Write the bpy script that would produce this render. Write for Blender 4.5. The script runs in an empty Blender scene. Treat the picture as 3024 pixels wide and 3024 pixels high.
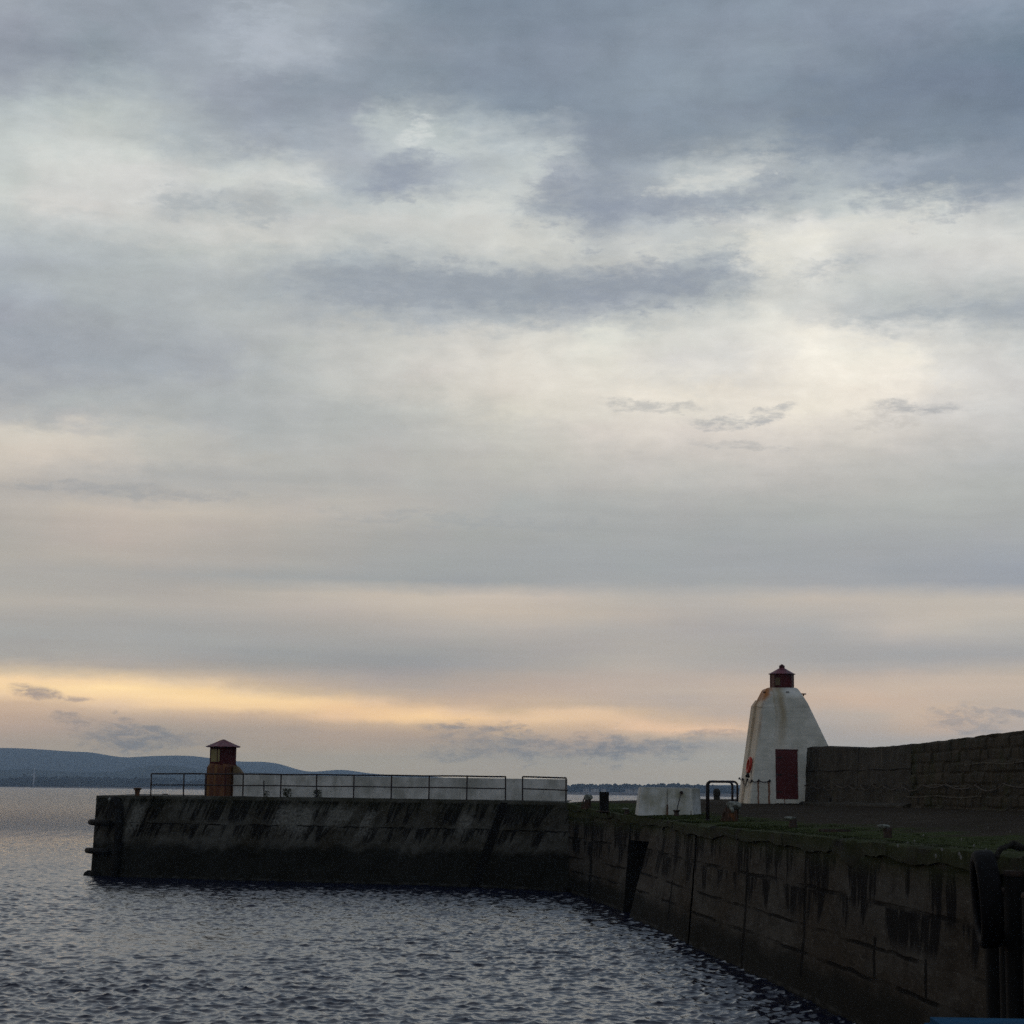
import bpy, bmesh, math, random
import numpy as np
from mathutils import Vector, Matrix
from math import sin, cos, pi, radians, degrees

random.seed(7)
rng = np.random.default_rng(11)
S = bpy.context.scene
COL = S.collection

# ------------------------------------------------------------------ camera
cam_d = bpy.data.cameras.new('camera')
cam_d.sensor_width = 36
cam_d.lens = 36 * 6057 / 3024
cam_d.clip_start = 0.5
cam_d.clip_end = 60000
cam = bpy.data.objects.new('camera', cam_d)
COL.objects.link(cam)
cam.matrix_world = Matrix.Translation((0, 0, 4)) @ Matrix.Rotation(pi / 2 + radians(7.77), 4, 'X') @ Matrix.Rotation(radians(0.75), 4, 'Z')
S.camera = cam

S.view_settings.view_transform = 'Standard'
S.view_settings.look = 'None'
S.view_settings.exposure = 0
S.view_settings.gamma = 1
S.render.engine = 'CYCLES'
S.cycles.use_denoising = False       # the fine grain left over sits like the phone's own
S.cycles.sample_clamp_indirect = 1.5
S.cycles.max_bounces = 5
S.cycles.diffuse_bounces = 2
S.cycles.glossy_bounces = 3
S.cycles.transmission_bounces = 3
S.cycles.volume_bounces = 2
S.cycles.caustics_reflective = False
S.cycles.caustics_refractive = False


# ------------------------------------------------------------------ node helper
class T:
    def __init__(s, nt):
        s.nt = nt
        s.n = nt.nodes
        s.l = nt.links

    def _in(s, sock, v):
        if v is None:
            return
        if isinstance(v, bpy.types.NodeSocket):
            s.l.new(v, sock)
        else:
            if sock.type == 'RGBA' and len(v) == 3:
                v = (*v, 1)
            sock.default_value = v

    def node(s, t, ins=None, **kw):
        n = s.n.new(t)
        for k, v in kw.items():
            setattr(n, k, v)
        for k, v in (ins or {}).items():
            s._in(n.inputs[k], v)
        return n

    def m(s, op, a, b=None, c=None, clamp=False):
        n = s.n.new('ShaderNodeMath')
        n.operation = op
        n.use_clamp = clamp
        s._in(n.inputs[0], a)
        s._in(n.inputs[1], b)
        s._in(n.inputs[2], c)
        return n.outputs[0]

    def ss(s, v, a, b, lo=0.0, hi=1.0):
        n = s.n.new('ShaderNodeMapRange')
        n.interpolation_type = 'SMOOTHSTEP'
        s._in(n.inputs['Value'], v)
        n.inputs['From Min'].default_value = a
        n.inputs['From Max'].default_value = b
        n.inputs['To Min'].default_value = lo
        n.inputs['To Max'].default_value = hi
        return n.outputs[0]

    def mix(s, f, a, b, blend='MIX'):
        n = s.n.new('ShaderNodeMix')
        n.data_type = 'RGBA'
        n.blend_type = blend
        n.clamp_factor = True
        s._in(n.inputs[0], f)
        s._in(n.inputs[6], a)
        s._in(n.inputs[7], b)
        return n.outputs[2]

    def noise(s, vec, scale=1.0, detail=4.0, rough=0.55, col=False, dist=0.0):
        n = s.node('ShaderNodeTexNoise', {'Vector': vec, 'Scale': scale, 'Detail': detail, 'Roughness': rough, 'Distortion': dist})
        return n.outputs['Color' if col else 'Fac']

    def sep(s, v):
        n = s.node('ShaderNodeSeparateXYZ', {0: v})
        return n.outputs[0], n.outputs[1], n.outputs[2]

    def comb(s, x, y, z=0.0):
        return s.node('ShaderNodeCombineXYZ', {0: x, 1: y, 2: z}).outputs[0]

    def vscale(s, v, sx, sy, sz):
        n = s.node('ShaderNodeVectorMath', {0: v, 1: (sx, sy, sz)}, operation='MULTIPLY')
        return n.outputs[0]

    def pos(s):
        return s.node('ShaderNodeNewGeometry').outputs['Position']

    def bump(s, h, strength=0.5, dist=0.02):
        return s.node('ShaderNodeBump', {'Height': h, 'Strength': strength, 'Distance': dist}).outputs[0]


def lin(c):
    return tuple((v / 12.92 if v <= 0.04045 else ((v + 0.055) / 1.055) ** 2.4) for v in c)


# ------------------------------------------------------------------ sky
# colours of the evening cloud deck, one list per 1.2 degrees of azimuth from
# -14.5 to 14.5 degrees, each a run of colours by elevation
SKY_LOW = [
[236,220,190,236,220,190,236,220,190,236,220,190,237,220,188,241,219,182,245,219,178,244,215,175,229,201,168,231,200,169,234,201,169,237,201,166,243,206,168,251,213,171,278,239,189,291,249,186,292,250,189,239,214,178,207,192,172,184,180,170,182,178,171,180,178,171,178,177,172,185,180,172,191,184,172,182,178,171,184,179,170,186,180,170,183,178,169,187,180,171,190,183,174,190,184,176],
[236,220,190,236,220,190,236,220,190,236,220,190,238,220,188,241,220,183,245,220,178,243,215,175,226,200,167,228,199,168,231,199,169,234,200,166,242,206,169,252,214,172,285,241,183,293,251,187,289,247,188,240,215,178,206,191,172,187,181,171,183,179,171,181,178,172,178,177,172,184,179,172,191,183,172,183,179,171,183,178,171,188,181,171,187,180,171,191,183,173,194,186,176,186,181,175],
[237,221,191,237,221,191,237,221,190,237,221,190,239,221,188,242,221,183,245,221,179,242,216,175,224,200,167,223,197,167,226,197,168,230,199,167,242,207,170,257,220,176,290,247,187,301,259,190,286,245,186,237,212,176,199,186,170,190,183,172,185,181,173,182,179,172,179,177,172,183,179,172,191,183,172,184,179,171,182,178,171,190,182,171,192,182,172,197,186,175,202,192,179,184,180,175],
[238,222,192,238,222,192,238,222,191,238,222,189,239,222,187,243,221,183,246,222,179,242,216,175,222,200,167,218,195,166,220,195,167,226,197,167,241,208,171,276,237,191,295,251,188,306,264,191,283,243,185,234,209,173,194,182,168,189,181,172,185,181,173,182,179,173,179,177,172,182,178,172,190,183,172,185,179,171,181,177,170,192,183,172,196,184,173,201,189,177,206,194,181,187,183,176],
[238,223,193,238,223,193,239,223,191,239,222,189,240,222,187,244,222,183,247,223,180,241,217,175,220,200,167,214,194,165,214,193,166,224,197,167,243,210,171,291,247,187,300,256,188,299,256,186,270,236,188,228,204,172,194,182,168,184,178,170,181,178,172,179,177,172,177,176,172,181,178,172,190,182,172,187,180,171,178,175,170,191,182,172,194,184,173,199,188,176,205,194,180,189,184,177],
[239,223,194,239,223,194,240,223,192,240,223,189,241,223,187,244,223,183,248,224,180,244,219,176,224,201,167,216,194,165,214,192,165,226,197,166,245,210,170,294,249,186,303,258,186,294,250,181,263,230,185,220,198,171,192,181,167,179,174,168,176,174,170,176,175,170,177,176,171,182,178,172,191,183,173,191,183,173,175,174,170,187,180,171,190,182,172,195,185,175,202,192,179,191,186,178],
[240,224,195,240,224,195,240,224,193,241,224,190,242,222,186,245,224,183,248,225,181,246,220,177,228,203,168,219,195,165,217,193,165,229,199,166,248,211,169,296,250,184,302,257,186,274,238,187,237,209,172,212,192,169,189,179,166,175,172,166,171,171,168,174,173,169,177,175,170,184,179,172,194,185,174,195,187,175,172,172,169,184,178,170,187,180,171,191,183,173,199,190,178,192,187,178],
[241,225,196,241,225,196,241,225,194,242,224,190,243,223,186,245,224,184,247,225,182,246,221,178,231,204,168,223,196,164,219,193,164,236,203,166,260,219,170,297,249,182,298,252,184,247,216,172,224,199,169,207,189,170,186,177,166,173,171,165,170,170,167,174,173,168,178,175,170,186,180,172,196,186,175,201,191,178,171,172,169,180,177,170,183,178,170,186,181,172,196,188,178,193,187,179],
[241,226,196,241,226,196,242,225,195,243,225,190,244,224,185,245,224,184,245,224,183,246,221,179,234,206,169,228,198,164,226,196,164,243,208,167,288,240,185,294,243,179,286,241,179,237,208,171,214,192,169,200,185,169,183,175,167,171,169,165,170,169,166,174,172,168,178,175,169,188,181,172,198,187,176,206,195,180,170,171,169,177,175,170,180,177,171,183,179,172,192,186,177,193,188,179],
[242,226,197,242,226,197,242,226,196,243,225,191,244,224,186,244,224,184,244,224,183,243,220,180,231,205,170,226,197,164,231,199,164,250,213,168,303,250,181,291,241,178,269,229,182,227,201,170,206,188,170,195,181,170,181,173,167,169,168,165,169,168,165,174,172,167,179,175,169,191,183,174,204,192,178,210,197,181,169,171,169,174,174,171,177,176,171,179,177,171,189,184,176,192,187,179],
[243,227,198,243,227,198,243,227,197,244,226,192,244,224,186,244,223,184,243,223,184,240,219,181,227,204,170,223,196,164,235,202,164,256,218,169,311,258,184,290,242,181,241,208,170,220,196,171,203,187,171,197,183,169,184,175,168,170,168,166,170,169,166,175,173,168,181,176,170,194,185,175,210,197,181,212,199,182,168,170,169,172,174,171,175,175,172,177,176,172,185,183,176,190,186,179],
[243,228,199,243,228,199,244,227,198,244,226,193,244,224,187,244,223,185,242,223,185,238,218,182,224,203,171,218,194,164,240,206,166,260,219,170,299,248,181,277,235,186,236,204,170,222,196,171,209,189,171,202,185,169,190,179,168,176,172,168,176,173,168,179,175,170,184,179,171,196,187,176,216,201,183,214,200,184,168,170,170,171,173,171,174,175,172,176,177,172,181,181,176,186,184,179],
[244,228,200,244,228,200,244,228,199,244,227,193,244,224,187,244,223,185,242,222,186,237,219,185,221,203,174,213,194,167,245,212,170,268,225,172,284,239,185,256,219,171,237,205,170,225,198,170,215,192,171,206,187,169,195,182,169,182,176,169,181,176,170,183,178,171,188,181,173,198,188,177,215,200,182,214,200,184,170,172,170,170,172,171,173,174,172,176,177,173,178,179,176,181,183,179],
[245,229,201,245,229,201,245,229,200,245,228,195,245,225,189,244,224,186,242,224,188,238,221,187,230,208,177,227,201,170,242,209,171,258,219,172,288,243,187,278,236,186,238,207,171,225,199,172,217,194,173,209,189,172,199,185,171,189,181,171,187,180,172,187,180,173,189,182,174,195,186,176,212,198,181,210,197,183,172,173,172,170,172,171,172,174,173,175,176,173,178,179,176,182,183,179],
[246,230,202,246,230,202,246,230,202,247,230,197,248,228,192,248,228,190,247,228,193,242,226,193,233,211,180,230,203,172,244,210,173,260,220,174,286,241,188,276,235,187,232,205,174,222,198,174,218,196,176,211,192,174,204,188,173,198,187,174,193,185,174,191,183,174,191,183,175,192,185,176,209,196,180,205,195,182,173,174,173,170,172,172,172,174,173,174,176,173,178,179,176,183,184,180],
[246,230,202,246,230,202,246,230,202,248,231,199,250,231,196,252,232,194,251,233,198,247,231,199,229,211,184,219,199,175,245,214,176,293,244,192,281,236,188,249,215,174,225,201,176,217,197,177,218,198,178,213,194,176,207,191,175,202,190,176,198,188,176,194,186,176,193,185,175,190,183,175,205,193,180,200,192,181,174,175,173,170,173,172,172,174,173,174,175,173,178,179,176,184,184,180],
[247,231,203,247,231,203,247,231,203,249,233,201,252,234,199,255,235,197,255,237,202,251,236,204,227,214,189,211,199,180,241,213,179,298,247,194,258,221,178,236,208,177,218,198,178,214,196,179,219,200,180,215,196,178,208,192,177,198,188,176,194,186,176,193,185,175,191,184,175,188,181,175,198,189,179,196,189,180,174,175,174,171,173,173,172,174,173,173,175,173,179,179,176,185,184,180],
[248,232,204,248,232,204,248,232,204,250,233,203,252,234,201,255,236,200,255,238,204,251,237,206,229,217,193,215,203,185,238,212,181,290,242,193,247,214,180,224,202,180,221,200,179,221,200,179,223,202,180,218,198,179,209,193,177,196,186,176,191,184,175,190,184,175,189,183,175,186,180,175,194,187,179,199,191,181,176,177,175,172,174,174,173,174,174,173,175,174,179,180,177,185,185,180],
[248,233,205,248,233,205,248,233,205,250,234,204,253,236,203,255,237,202,256,240,207,251,237,208,231,219,197,218,207,190,223,206,186,237,212,184,228,206,183,220,201,182,226,202,180,228,203,179,228,204,180,221,200,179,210,194,178,195,186,176,189,183,176,188,182,175,187,181,175,184,180,176,195,188,180,204,194,181,177,177,176,172,174,175,173,175,175,174,176,174,179,180,177,185,185,180],
[249,233,206,249,233,206,249,233,206,251,235,206,253,237,205,255,238,205,256,240,209,251,238,210,233,221,201,222,211,195,217,205,191,215,203,188,217,202,186,221,203,184,232,206,180,236,207,179,233,207,181,224,202,180,212,195,178,195,186,176,187,182,176,185,181,176,185,181,176,183,180,176,196,189,180,208,196,182,176,176,176,172,174,175,174,176,176,175,176,175,179,181,177,185,185,180],
[250,234,207,250,234,207,250,234,207,251,235,207,253,237,207,256,240,208,256,241,211,252,239,212,234,223,203,224,214,198,222,208,192,225,206,185,224,205,184,225,206,184,236,208,181,240,209,179,236,208,181,226,203,180,214,196,179,195,186,177,185,181,176,184,180,176,187,183,178,195,188,180,201,192,182,206,195,182,174,175,176,172,174,176,175,176,176,175,177,176,180,181,178,185,185,180],
[250,235,208,250,235,208,250,235,208,251,236,208,254,238,209,256,240,210,256,242,213,252,239,214,234,223,204,224,214,199,225,209,191,234,209,182,237,209,180,237,210,181,236,208,180,235,207,180,232,207,181,226,204,181,217,198,180,197,187,177,185,181,176,182,180,177,190,185,180,208,197,185,209,198,184,205,195,182,171,173,175,170,173,176,174,176,177,176,177,176,180,181,178,184,185,180],
[251,235,208,251,235,208,251,235,208,252,236,209,254,239,211,256,241,213,257,243,216,252,240,216,234,224,206,224,214,199,224,209,192,236,209,183,244,212,179,248,214,178,237,209,179,230,206,181,229,205,181,226,204,181,220,201,181,202,190,177,188,182,176,182,180,177,190,185,180,206,197,184,213,201,186,207,197,183,169,171,175,169,172,176,173,175,177,176,178,177,180,181,178,184,185,180],
[252,236,209,252,236,209,252,236,209,252,237,210,254,239,213,256,242,215,257,244,218,252,240,218,234,224,207,224,214,199,222,208,193,228,208,188,231,208,184,230,207,183,227,205,182,225,204,181,226,204,181,225,204,181,223,203,182,206,193,178,191,184,176,183,180,177,188,184,179,200,193,183,210,200,186,207,197,184,167,170,175,167,171,177,172,175,178,177,178,178,180,181,178,183,184,180],
[252,237,210,252,237,210,252,237,210,253,237,210,254,240,213,256,242,216,257,244,220,252,241,220,234,224,208,224,214,200,220,208,194,224,207,190,222,205,188,219,203,186,220,203,183,222,203,182,223,203,181,225,204,182,225,205,182,209,195,178,193,185,177,183,180,177,187,184,179,196,191,182,209,199,185,207,197,184,164,168,175,166,170,177,172,175,178,177,179,178,180,181,178,183,184,180]]
SKY_HIGH = [
[190,184,176,207,198,186,217,208,193,212,205,193,189,188,185,174,177,180,166,171,176,162,167,174,160,166,174,163,167,176,169,176,183,176,183,188,178,184,189,185,191,193,197,202,200,209,212,207,205,210,205,201,206,203,200,206,203,194,201,200,182,190,192,165,172,179,153,160,170,148,155,166,155,161,172,161,168,177,162,168,178,162,168,178,162,168,178,161,168,178,161,168,178,161,168,177],
[186,181,175,202,194,184,219,208,194,217,210,197,188,188,185,177,180,181,168,172,177,163,168,175,161,167,174,166,171,177,171,177,183,178,184,187,179,185,189,186,192,193,200,203,201,218,217,212,211,212,208,215,217,212,207,212,208,199,204,202,187,195,195,170,178,183,156,164,172,145,153,164,151,159,169,156,164,174,158,165,175,158,165,175,158,165,175,158,165,175,158,165,175,158,165,175],
[184,180,175,194,189,182,217,207,194,220,212,199,189,188,186,178,182,181,170,174,178,163,169,175,163,168,174,169,174,178,174,180,183,179,185,186,180,186,188,186,192,193,201,204,202,218,216,211,216,216,212,217,218,213,212,215,211,203,208,204,192,199,196,176,184,187,159,169,175,143,153,162,147,157,166,152,160,170,155,163,173,155,162,173,155,162,173,155,162,173,154,162,173,154,162,172],
[187,183,176,187,184,179,206,199,189,209,204,194,187,188,185,180,183,182,173,177,179,165,171,176,166,171,176,172,177,180,176,182,184,179,184,185,182,188,188,189,194,194,203,206,203,213,213,208,216,216,212,218,218,214,207,211,206,192,198,197,186,193,193,175,183,186,163,172,178,152,161,170,151,159,169,151,160,170,151,160,170,151,159,170,151,159,170,151,159,170,151,159,170,151,159,170],
[189,184,177,182,181,177,196,193,185,198,196,188,185,187,184,181,184,183,177,181,182,169,174,179,170,175,179,175,180,182,180,185,186,178,183,184,184,189,189,193,198,195,207,208,204,194,197,196,201,203,201,213,214,211,196,201,200,176,184,187,175,182,185,169,177,183,164,172,180,160,168,177,157,165,174,154,162,172,151,159,170,151,159,170,151,159,170,151,159,170,151,159,170,151,160,170],
[191,186,178,182,181,177,194,191,184,191,190,185,183,185,184,181,185,184,181,184,185,174,178,182,176,180,183,180,184,185,184,188,187,178,183,184,185,189,189,198,201,197,210,210,205,193,197,195,192,196,196,212,215,210,194,200,200,171,178,183,159,167,175,156,163,173,159,166,176,166,174,183,168,176,185,162,170,180,157,165,174,156,164,174,156,164,174,156,164,174,156,164,174,156,164,174],
[192,187,178,182,181,177,192,190,183,187,188,184,182,185,183,183,186,185,186,189,187,183,187,187,185,188,187,186,189,188,185,189,188,175,181,183,180,185,186,195,199,196,212,212,206,199,201,198,189,193,193,215,217,213,200,205,203,169,176,183,155,163,173,148,156,167,149,157,168,169,177,186,180,187,196,171,179,188,163,171,180,161,169,178,161,169,178,161,169,178,161,169,178,161,169,178],
[193,187,179,183,182,177,190,189,183,188,188,184,185,187,184,186,188,186,192,194,190,192,194,191,193,196,192,192,194,191,182,186,187,170,176,180,171,177,181,187,192,192,208,209,204,205,206,203,192,198,197,216,218,213,192,197,198,168,176,184,156,165,174,148,157,167,144,154,165,161,169,179,173,181,190,169,177,186,165,173,181,163,171,180,163,171,180,163,171,179,163,171,179,163,170,179],
[193,188,179,184,183,178,190,188,182,189,189,184,187,189,185,189,191,187,198,198,192,201,201,196,202,202,197,197,198,194,180,185,187,166,172,178,164,171,177,180,187,190,203,206,202,208,209,205,194,200,200,174,182,188,176,182,188,173,180,187,162,170,179,151,159,170,143,153,164,148,158,169,154,163,173,153,162,173,153,162,172,152,162,172,152,162,172,152,162,172,152,161,172,152,161,172],
[192,187,179,186,184,179,191,188,182,191,189,184,189,190,186,192,193,188,204,202,195,210,208,201,210,209,202,204,204,198,181,186,188,165,171,177,162,169,176,183,189,191,202,205,202,208,209,205,198,203,201,162,170,181,160,168,178,193,200,201,185,193,194,165,174,179,144,155,165,140,151,162,141,151,162,141,152,163,141,152,164,141,153,165,141,152,165,141,152,165,141,152,164,141,152,164],
[190,186,179,187,186,180,192,190,183,193,192,185,195,194,188,199,199,192,212,209,200,219,214,206,218,215,207,210,209,203,181,186,189,163,170,177,160,167,174,186,191,192,204,207,203,211,212,207,206,210,206,175,182,188,174,181,188,197,204,204,188,197,197,166,175,181,143,154,165,137,149,161,139,149,161,136,147,160,132,145,158,130,143,157,130,143,157,130,143,157,130,143,157,130,143,157],
[186,184,179,189,187,181,195,192,184,198,195,188,202,200,192,211,208,198,220,215,204,226,221,211,225,221,212,216,214,207,181,186,188,162,169,176,160,167,174,192,196,195,210,211,206,216,216,210,216,218,214,194,200,200,185,192,195,190,197,199,176,185,189,152,163,172,138,150,163,135,146,160,136,147,160,133,145,158,130,142,156,128,141,155,128,141,155,128,141,155,128,141,155,128,141,155],
[181,183,179,190,188,182,197,195,186,202,199,190,209,206,196,223,218,204,228,221,209,233,227,215,232,227,216,221,219,211,180,185,187,160,168,175,161,168,175,198,201,198,216,216,209,214,215,209,204,208,205,201,205,203,193,200,200,194,201,202,173,182,187,137,150,163,134,146,160,133,145,159,134,145,159,131,143,157,129,141,155,126,139,154,126,139,154,126,139,154,126,139,154,126,139,154],
[182,183,179,192,190,184,200,197,189,208,204,194,216,211,201,226,220,207,233,227,214,236,230,218,233,229,218,223,221,212,184,188,190,162,169,177,159,166,173,198,200,197,211,212,206,198,201,198,169,176,182,166,172,180,177,183,189,179,187,191,163,172,180,138,150,163,136,148,162,136,147,161,136,147,161,133,144,159,130,142,156,127,139,154,127,139,154,127,139,154,127,139,154,127,139,154],
[183,184,180,194,191,185,203,199,191,214,208,199,224,216,206,228,222,210,239,232,219,239,234,221,234,231,219,223,223,213,187,191,192,164,170,178,157,164,172,197,199,196,198,201,199,168,175,183,152,160,172,158,166,175,152,161,171,144,154,165,141,151,164,139,151,164,139,151,164,138,150,163,138,149,162,135,147,161,133,145,159,131,143,157,131,143,157,131,143,157,131,143,157,131,143,157],
[184,184,180,195,193,186,206,201,194,218,211,201,227,219,208,232,225,213,246,238,223,237,232,221,230,226,217,223,222,213,195,199,198,170,176,182,156,163,171,196,198,196,205,207,204,183,189,193,156,164,175,171,178,184,161,170,178,143,153,164,138,149,161,140,152,165,142,154,166,141,153,166,139,151,164,138,149,162,136,148,161,134,146,160,134,146,160,134,146,160,134,146,160,134,146,160],
[185,184,180,195,193,187,206,202,194,218,211,202,229,220,210,235,228,215,244,236,221,230,226,217,223,220,214,221,220,212,206,208,204,182,187,189,160,167,175,178,184,187,197,201,200,200,204,202,160,168,178,195,200,200,182,189,191,147,157,167,136,148,160,140,152,165,143,155,167,143,155,167,141,153,166,140,151,164,138,150,163,137,149,163,137,149,163,137,149,163,137,149,163,137,149,163],
[185,185,180,196,193,187,206,202,194,219,212,203,231,222,211,238,231,218,241,233,219,229,225,217,224,222,216,225,223,216,220,220,213,195,199,197,167,174,180,181,187,190,202,205,202,208,209,206,169,177,183,200,205,204,193,198,198,158,167,174,141,152,163,137,148,161,139,151,163,141,153,166,144,155,168,142,153,166,140,151,165,138,150,163,138,150,163,138,150,163,138,150,163,138,150,163],
[185,185,180,196,193,187,207,202,195,219,212,203,231,223,212,242,233,218,242,234,220,241,235,224,241,236,226,239,236,226,237,235,225,223,223,216,211,212,207,227,226,218,229,228,220,212,213,209,178,185,187,173,180,186,180,186,189,160,169,175,143,154,164,133,144,157,134,147,160,139,151,164,145,157,169,143,154,167,140,152,165,139,151,164,139,151,164,139,151,164,139,151,164,139,151,164],
[185,185,180,196,193,187,205,201,194,217,211,202,231,223,212,243,235,219,245,237,222,254,247,233,256,250,236,250,245,232,223,222,216,215,216,211,219,219,213,233,231,223,240,237,226,227,226,220,192,198,198,178,186,189,163,172,179,145,155,165,135,146,158,129,141,154,130,142,156,135,146,160,140,151,164,140,151,165,140,151,165,140,151,165,140,151,165,140,151,165,140,151,165,140,151,165],
[185,185,180,194,192,186,202,199,192,215,210,201,229,222,211,242,234,220,249,240,225,256,249,234,252,247,233,237,234,225,198,201,200,201,204,202,210,212,207,202,204,202,219,219,214,225,225,219,205,210,207,173,181,186,163,172,180,135,146,159,129,141,154,127,139,153,126,138,153,130,142,156,134,146,160,137,148,163,140,151,165,141,152,166,141,152,166,141,152,166,141,152,166,141,152,166],
[184,185,180,192,191,185,199,197,191,212,207,200,223,217,208,230,224,215,245,237,224,255,247,233,247,242,229,226,224,217,191,195,195,199,203,200,210,211,207,208,209,206,220,219,214,221,221,216,206,210,207,160,169,178,160,169,179,132,144,157,128,140,154,125,137,152,123,135,151,126,138,153,130,141,156,135,146,161,141,152,166,142,153,168,142,153,168,142,153,168,142,153,168,142,153,168],
[184,185,180,190,190,185,196,195,190,207,204,198,216,212,205,222,218,212,230,225,217,228,225,218,226,224,217,215,215,210,184,189,190,197,200,199,209,210,207,215,214,210,220,220,214,216,217,212,194,199,198,145,156,167,151,161,172,131,144,157,126,139,153,123,135,150,121,133,150,122,135,151,127,139,154,135,146,161,143,154,169,144,155,169,144,155,169,143,155,169,143,155,169,143,155,169],
[183,184,180,188,189,184,193,193,190,203,201,196,211,208,203,217,215,210,223,220,214,222,220,215,218,217,212,204,206,203,177,183,187,195,199,198,209,210,207,219,218,213,219,219,214,208,210,207,181,186,190,145,156,167,143,154,167,131,143,157,124,137,152,120,133,149,119,131,148,119,133,149,125,139,154,135,148,163,145,156,171,145,156,171,145,156,171,145,156,171,145,156,171,145,156,171],
[183,184,180,187,188,184,191,192,189,199,198,195,207,206,201,214,212,208,219,216,212,219,218,214,211,212,208,196,199,198,174,180,186,194,198,198,210,211,208,222,221,215,217,218,213,199,203,202,171,178,184,145,155,168,137,149,163,129,142,157,122,135,151,118,131,148,116,130,147,115,131,147,124,139,154,136,149,164,146,158,173,146,158,173,146,158,173,146,158,173,146,158,173,146,158,173]]

LOW_E = list(np.concatenate([np.linspace(-0.5, 3.9, 22), np.linspace(4.1, 8, 10)]))
HIGH_E = list(np.linspace(8, 24, 32))

world = bpy.data.worlds.new('World')
S.world = world
world.use_nodes = True
w = T(world.node_tree)
w.n.clear()
SUN_EL, SUN_AZ = 4.0, -42.0          # degrees; azimuth from +Y towards +X

dirv = w.node('ShaderNodeTexCoord').outputs['Generated']
dx, dy, dz = w.sep(dirv)
az = w.m('MULTIPLY', w.m('ARCTAN2', dx, dy), 180 / pi)
el = w.m('MULTIPLY', w.m('ARCSINE', dz), 180 / pi)
# planar cloud coordinates: streaks flatten towards the horizon
zz = w.m('ADD', w.m('MAXIMUM', dz, 0.0), 0.075)
q = w.comb(w.m('DIVIDE', dx, zz), w.m('DIVIDE', dy, zz), 0.0)
qa = w.comb(w.m('MULTIPLY', az, 0.16), w.m('MULTIPLY', el, 0.42), 3.0)
qb = w.comb(w.m('MULTIPLY', az, 0.55), w.m('MULTIPLY', el, 1.5), 9.0)
n1 = w.noise(qa, 1.6, 5, 0.6, col=True)
n1x, n1y, n1z = w.sep(n1)
n2 = w.noise(qb, 1.0, 6, 0.62, col=True)
n2x, n2y, n2z = w.sep(n2)
puff = w.ss(el, 5.0, 12.0)            # 0 low streaky sky, 1 puffy high cloud
ampx = w.m('MULTIPLY_ADD', puff, 0.3, 0.9)
ampy = w.m('MULTIPLY_ADD', puff, 0.75, 0.18)
n3x, n3y, n3z = w.sep(w.noise(w.comb(w.m('MULTIPLY', az, 1.3), w.m('MULTIPLY', el, 2.6), 2.0), 1.3, 6, 0.65, col=True))
azw = w.m('ADD', az, w.m('MULTIPLY', ampx, w.m('ADD', w.m('ADD', w.m('MULTIPLY', w.m('SUBTRACT', n1x, 0.5), 0.6), w.m('MULTIPLY', w.m('SUBTRACT', n2x, 0.5), 1.3)), w.m('MULTIPLY', w.m('SUBTRACT', n3x, 0.5), 0.9))))
elw = w.m('ADD', el, w.m('MULTIPLY', ampy, w.m('ADD', w.m('ADD', w.m('MULTIPLY', w.m('SUBTRACT', n1y, 0.5), 0.5), w.m('MULTIPLY', w.m('SUBTRACT', n2y, 0.5), 1.3)), w.m('MULTIPLY', w.m('SUBTRACT', n3y, 0.5), 0.9))))
colpos = w.m('MULTIPLY', w.m('ADD', azw, 14.5), 24 / 29)


def sky_cols(s):
    return [lin((s[i] / 255, s[i + 1] / 255, s[i + 2] / 255)) for i in range(0, len(s), 3)]


def ramp_chain(tab, E, fac):
    out = None
    for k, s in enumerate(tab):
        r = w.node('ShaderNodeValToRGB', {'Fac': fac})
        cr = r.color_ramp
        cs = sky_cols(s)
        e0, e1 = E[0], E[-1]
        cr.elements[0].position = 0
        cr.elements[1].position = 1
        for e in E[1:-1]:
            cr.elements.new((e - e0) / (e1 - e0))
        for j, c in enumerate(cs):
            cr.elements[j].color = (*c, 1)
        if out is None:
            out = r.outputs[0]
        else:
            out = w.mix(w.ss(w.m('SUBTRACT', colpos, float(k - 1)), 0.0, 1.0), out, r.outputs[0])
    return out


tl = w.m('DIVIDE', w.m('ADD', elw, 0.5), 8.5, clamp=True)
th = w.m('DIVIDE', w.m('SUBTRACT', elw, 8.0), 16.0, clamp=True)
sky = w.mix(w.m('GREATER_THAN', elw, 8.0), ramp_chain(SKY_LOW, LOW_E, tl), ramp_chain(SKY_HIGH, HIGH_E, th))

# fine cloud texture: puffs above, long streaks below, dark wisps in the bright patch
det = w.noise(w.comb(w.m('MULTIPLY', az, 0.42), w.m('MULTIPLY', el, 0.8), 1.3), 1.5, 8, 0.62, dist=0.25)
stk = w.noise(w.comb(w.m('MULTIPLY', az, 0.11), w.m('MULTIPLY', el, 1.35), 5.0), 1.4, 7, 0.6)
amp_p = w.m('MULTIPLY', puff, 0.42)
amp_s = w.m('MULTIPLY_ADD', puff, -0.10, 0.24)
gain = w.m('ADD', 1.0, w.m('ADD', w.m('MULTIPLY', w.m('SUBTRACT', det, 0.5), amp_p), w.m('MULTIPLY', w.m('SUBTRACT', stk, 0.5), amp_s)))
sky = w.mix(1.0, sky, w.comb(gain, gain, gain), 'MULTIPLY')


fray = w.ss(w.noise(w.comb(w.m('MULTIPLY', az, 1.1), w.m('MULTIPLY', el, 3.4), 7.0), 1.6, 7, 0.66, dist=0.4), 0.36, 0.60, 0.25, 1.25)


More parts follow.
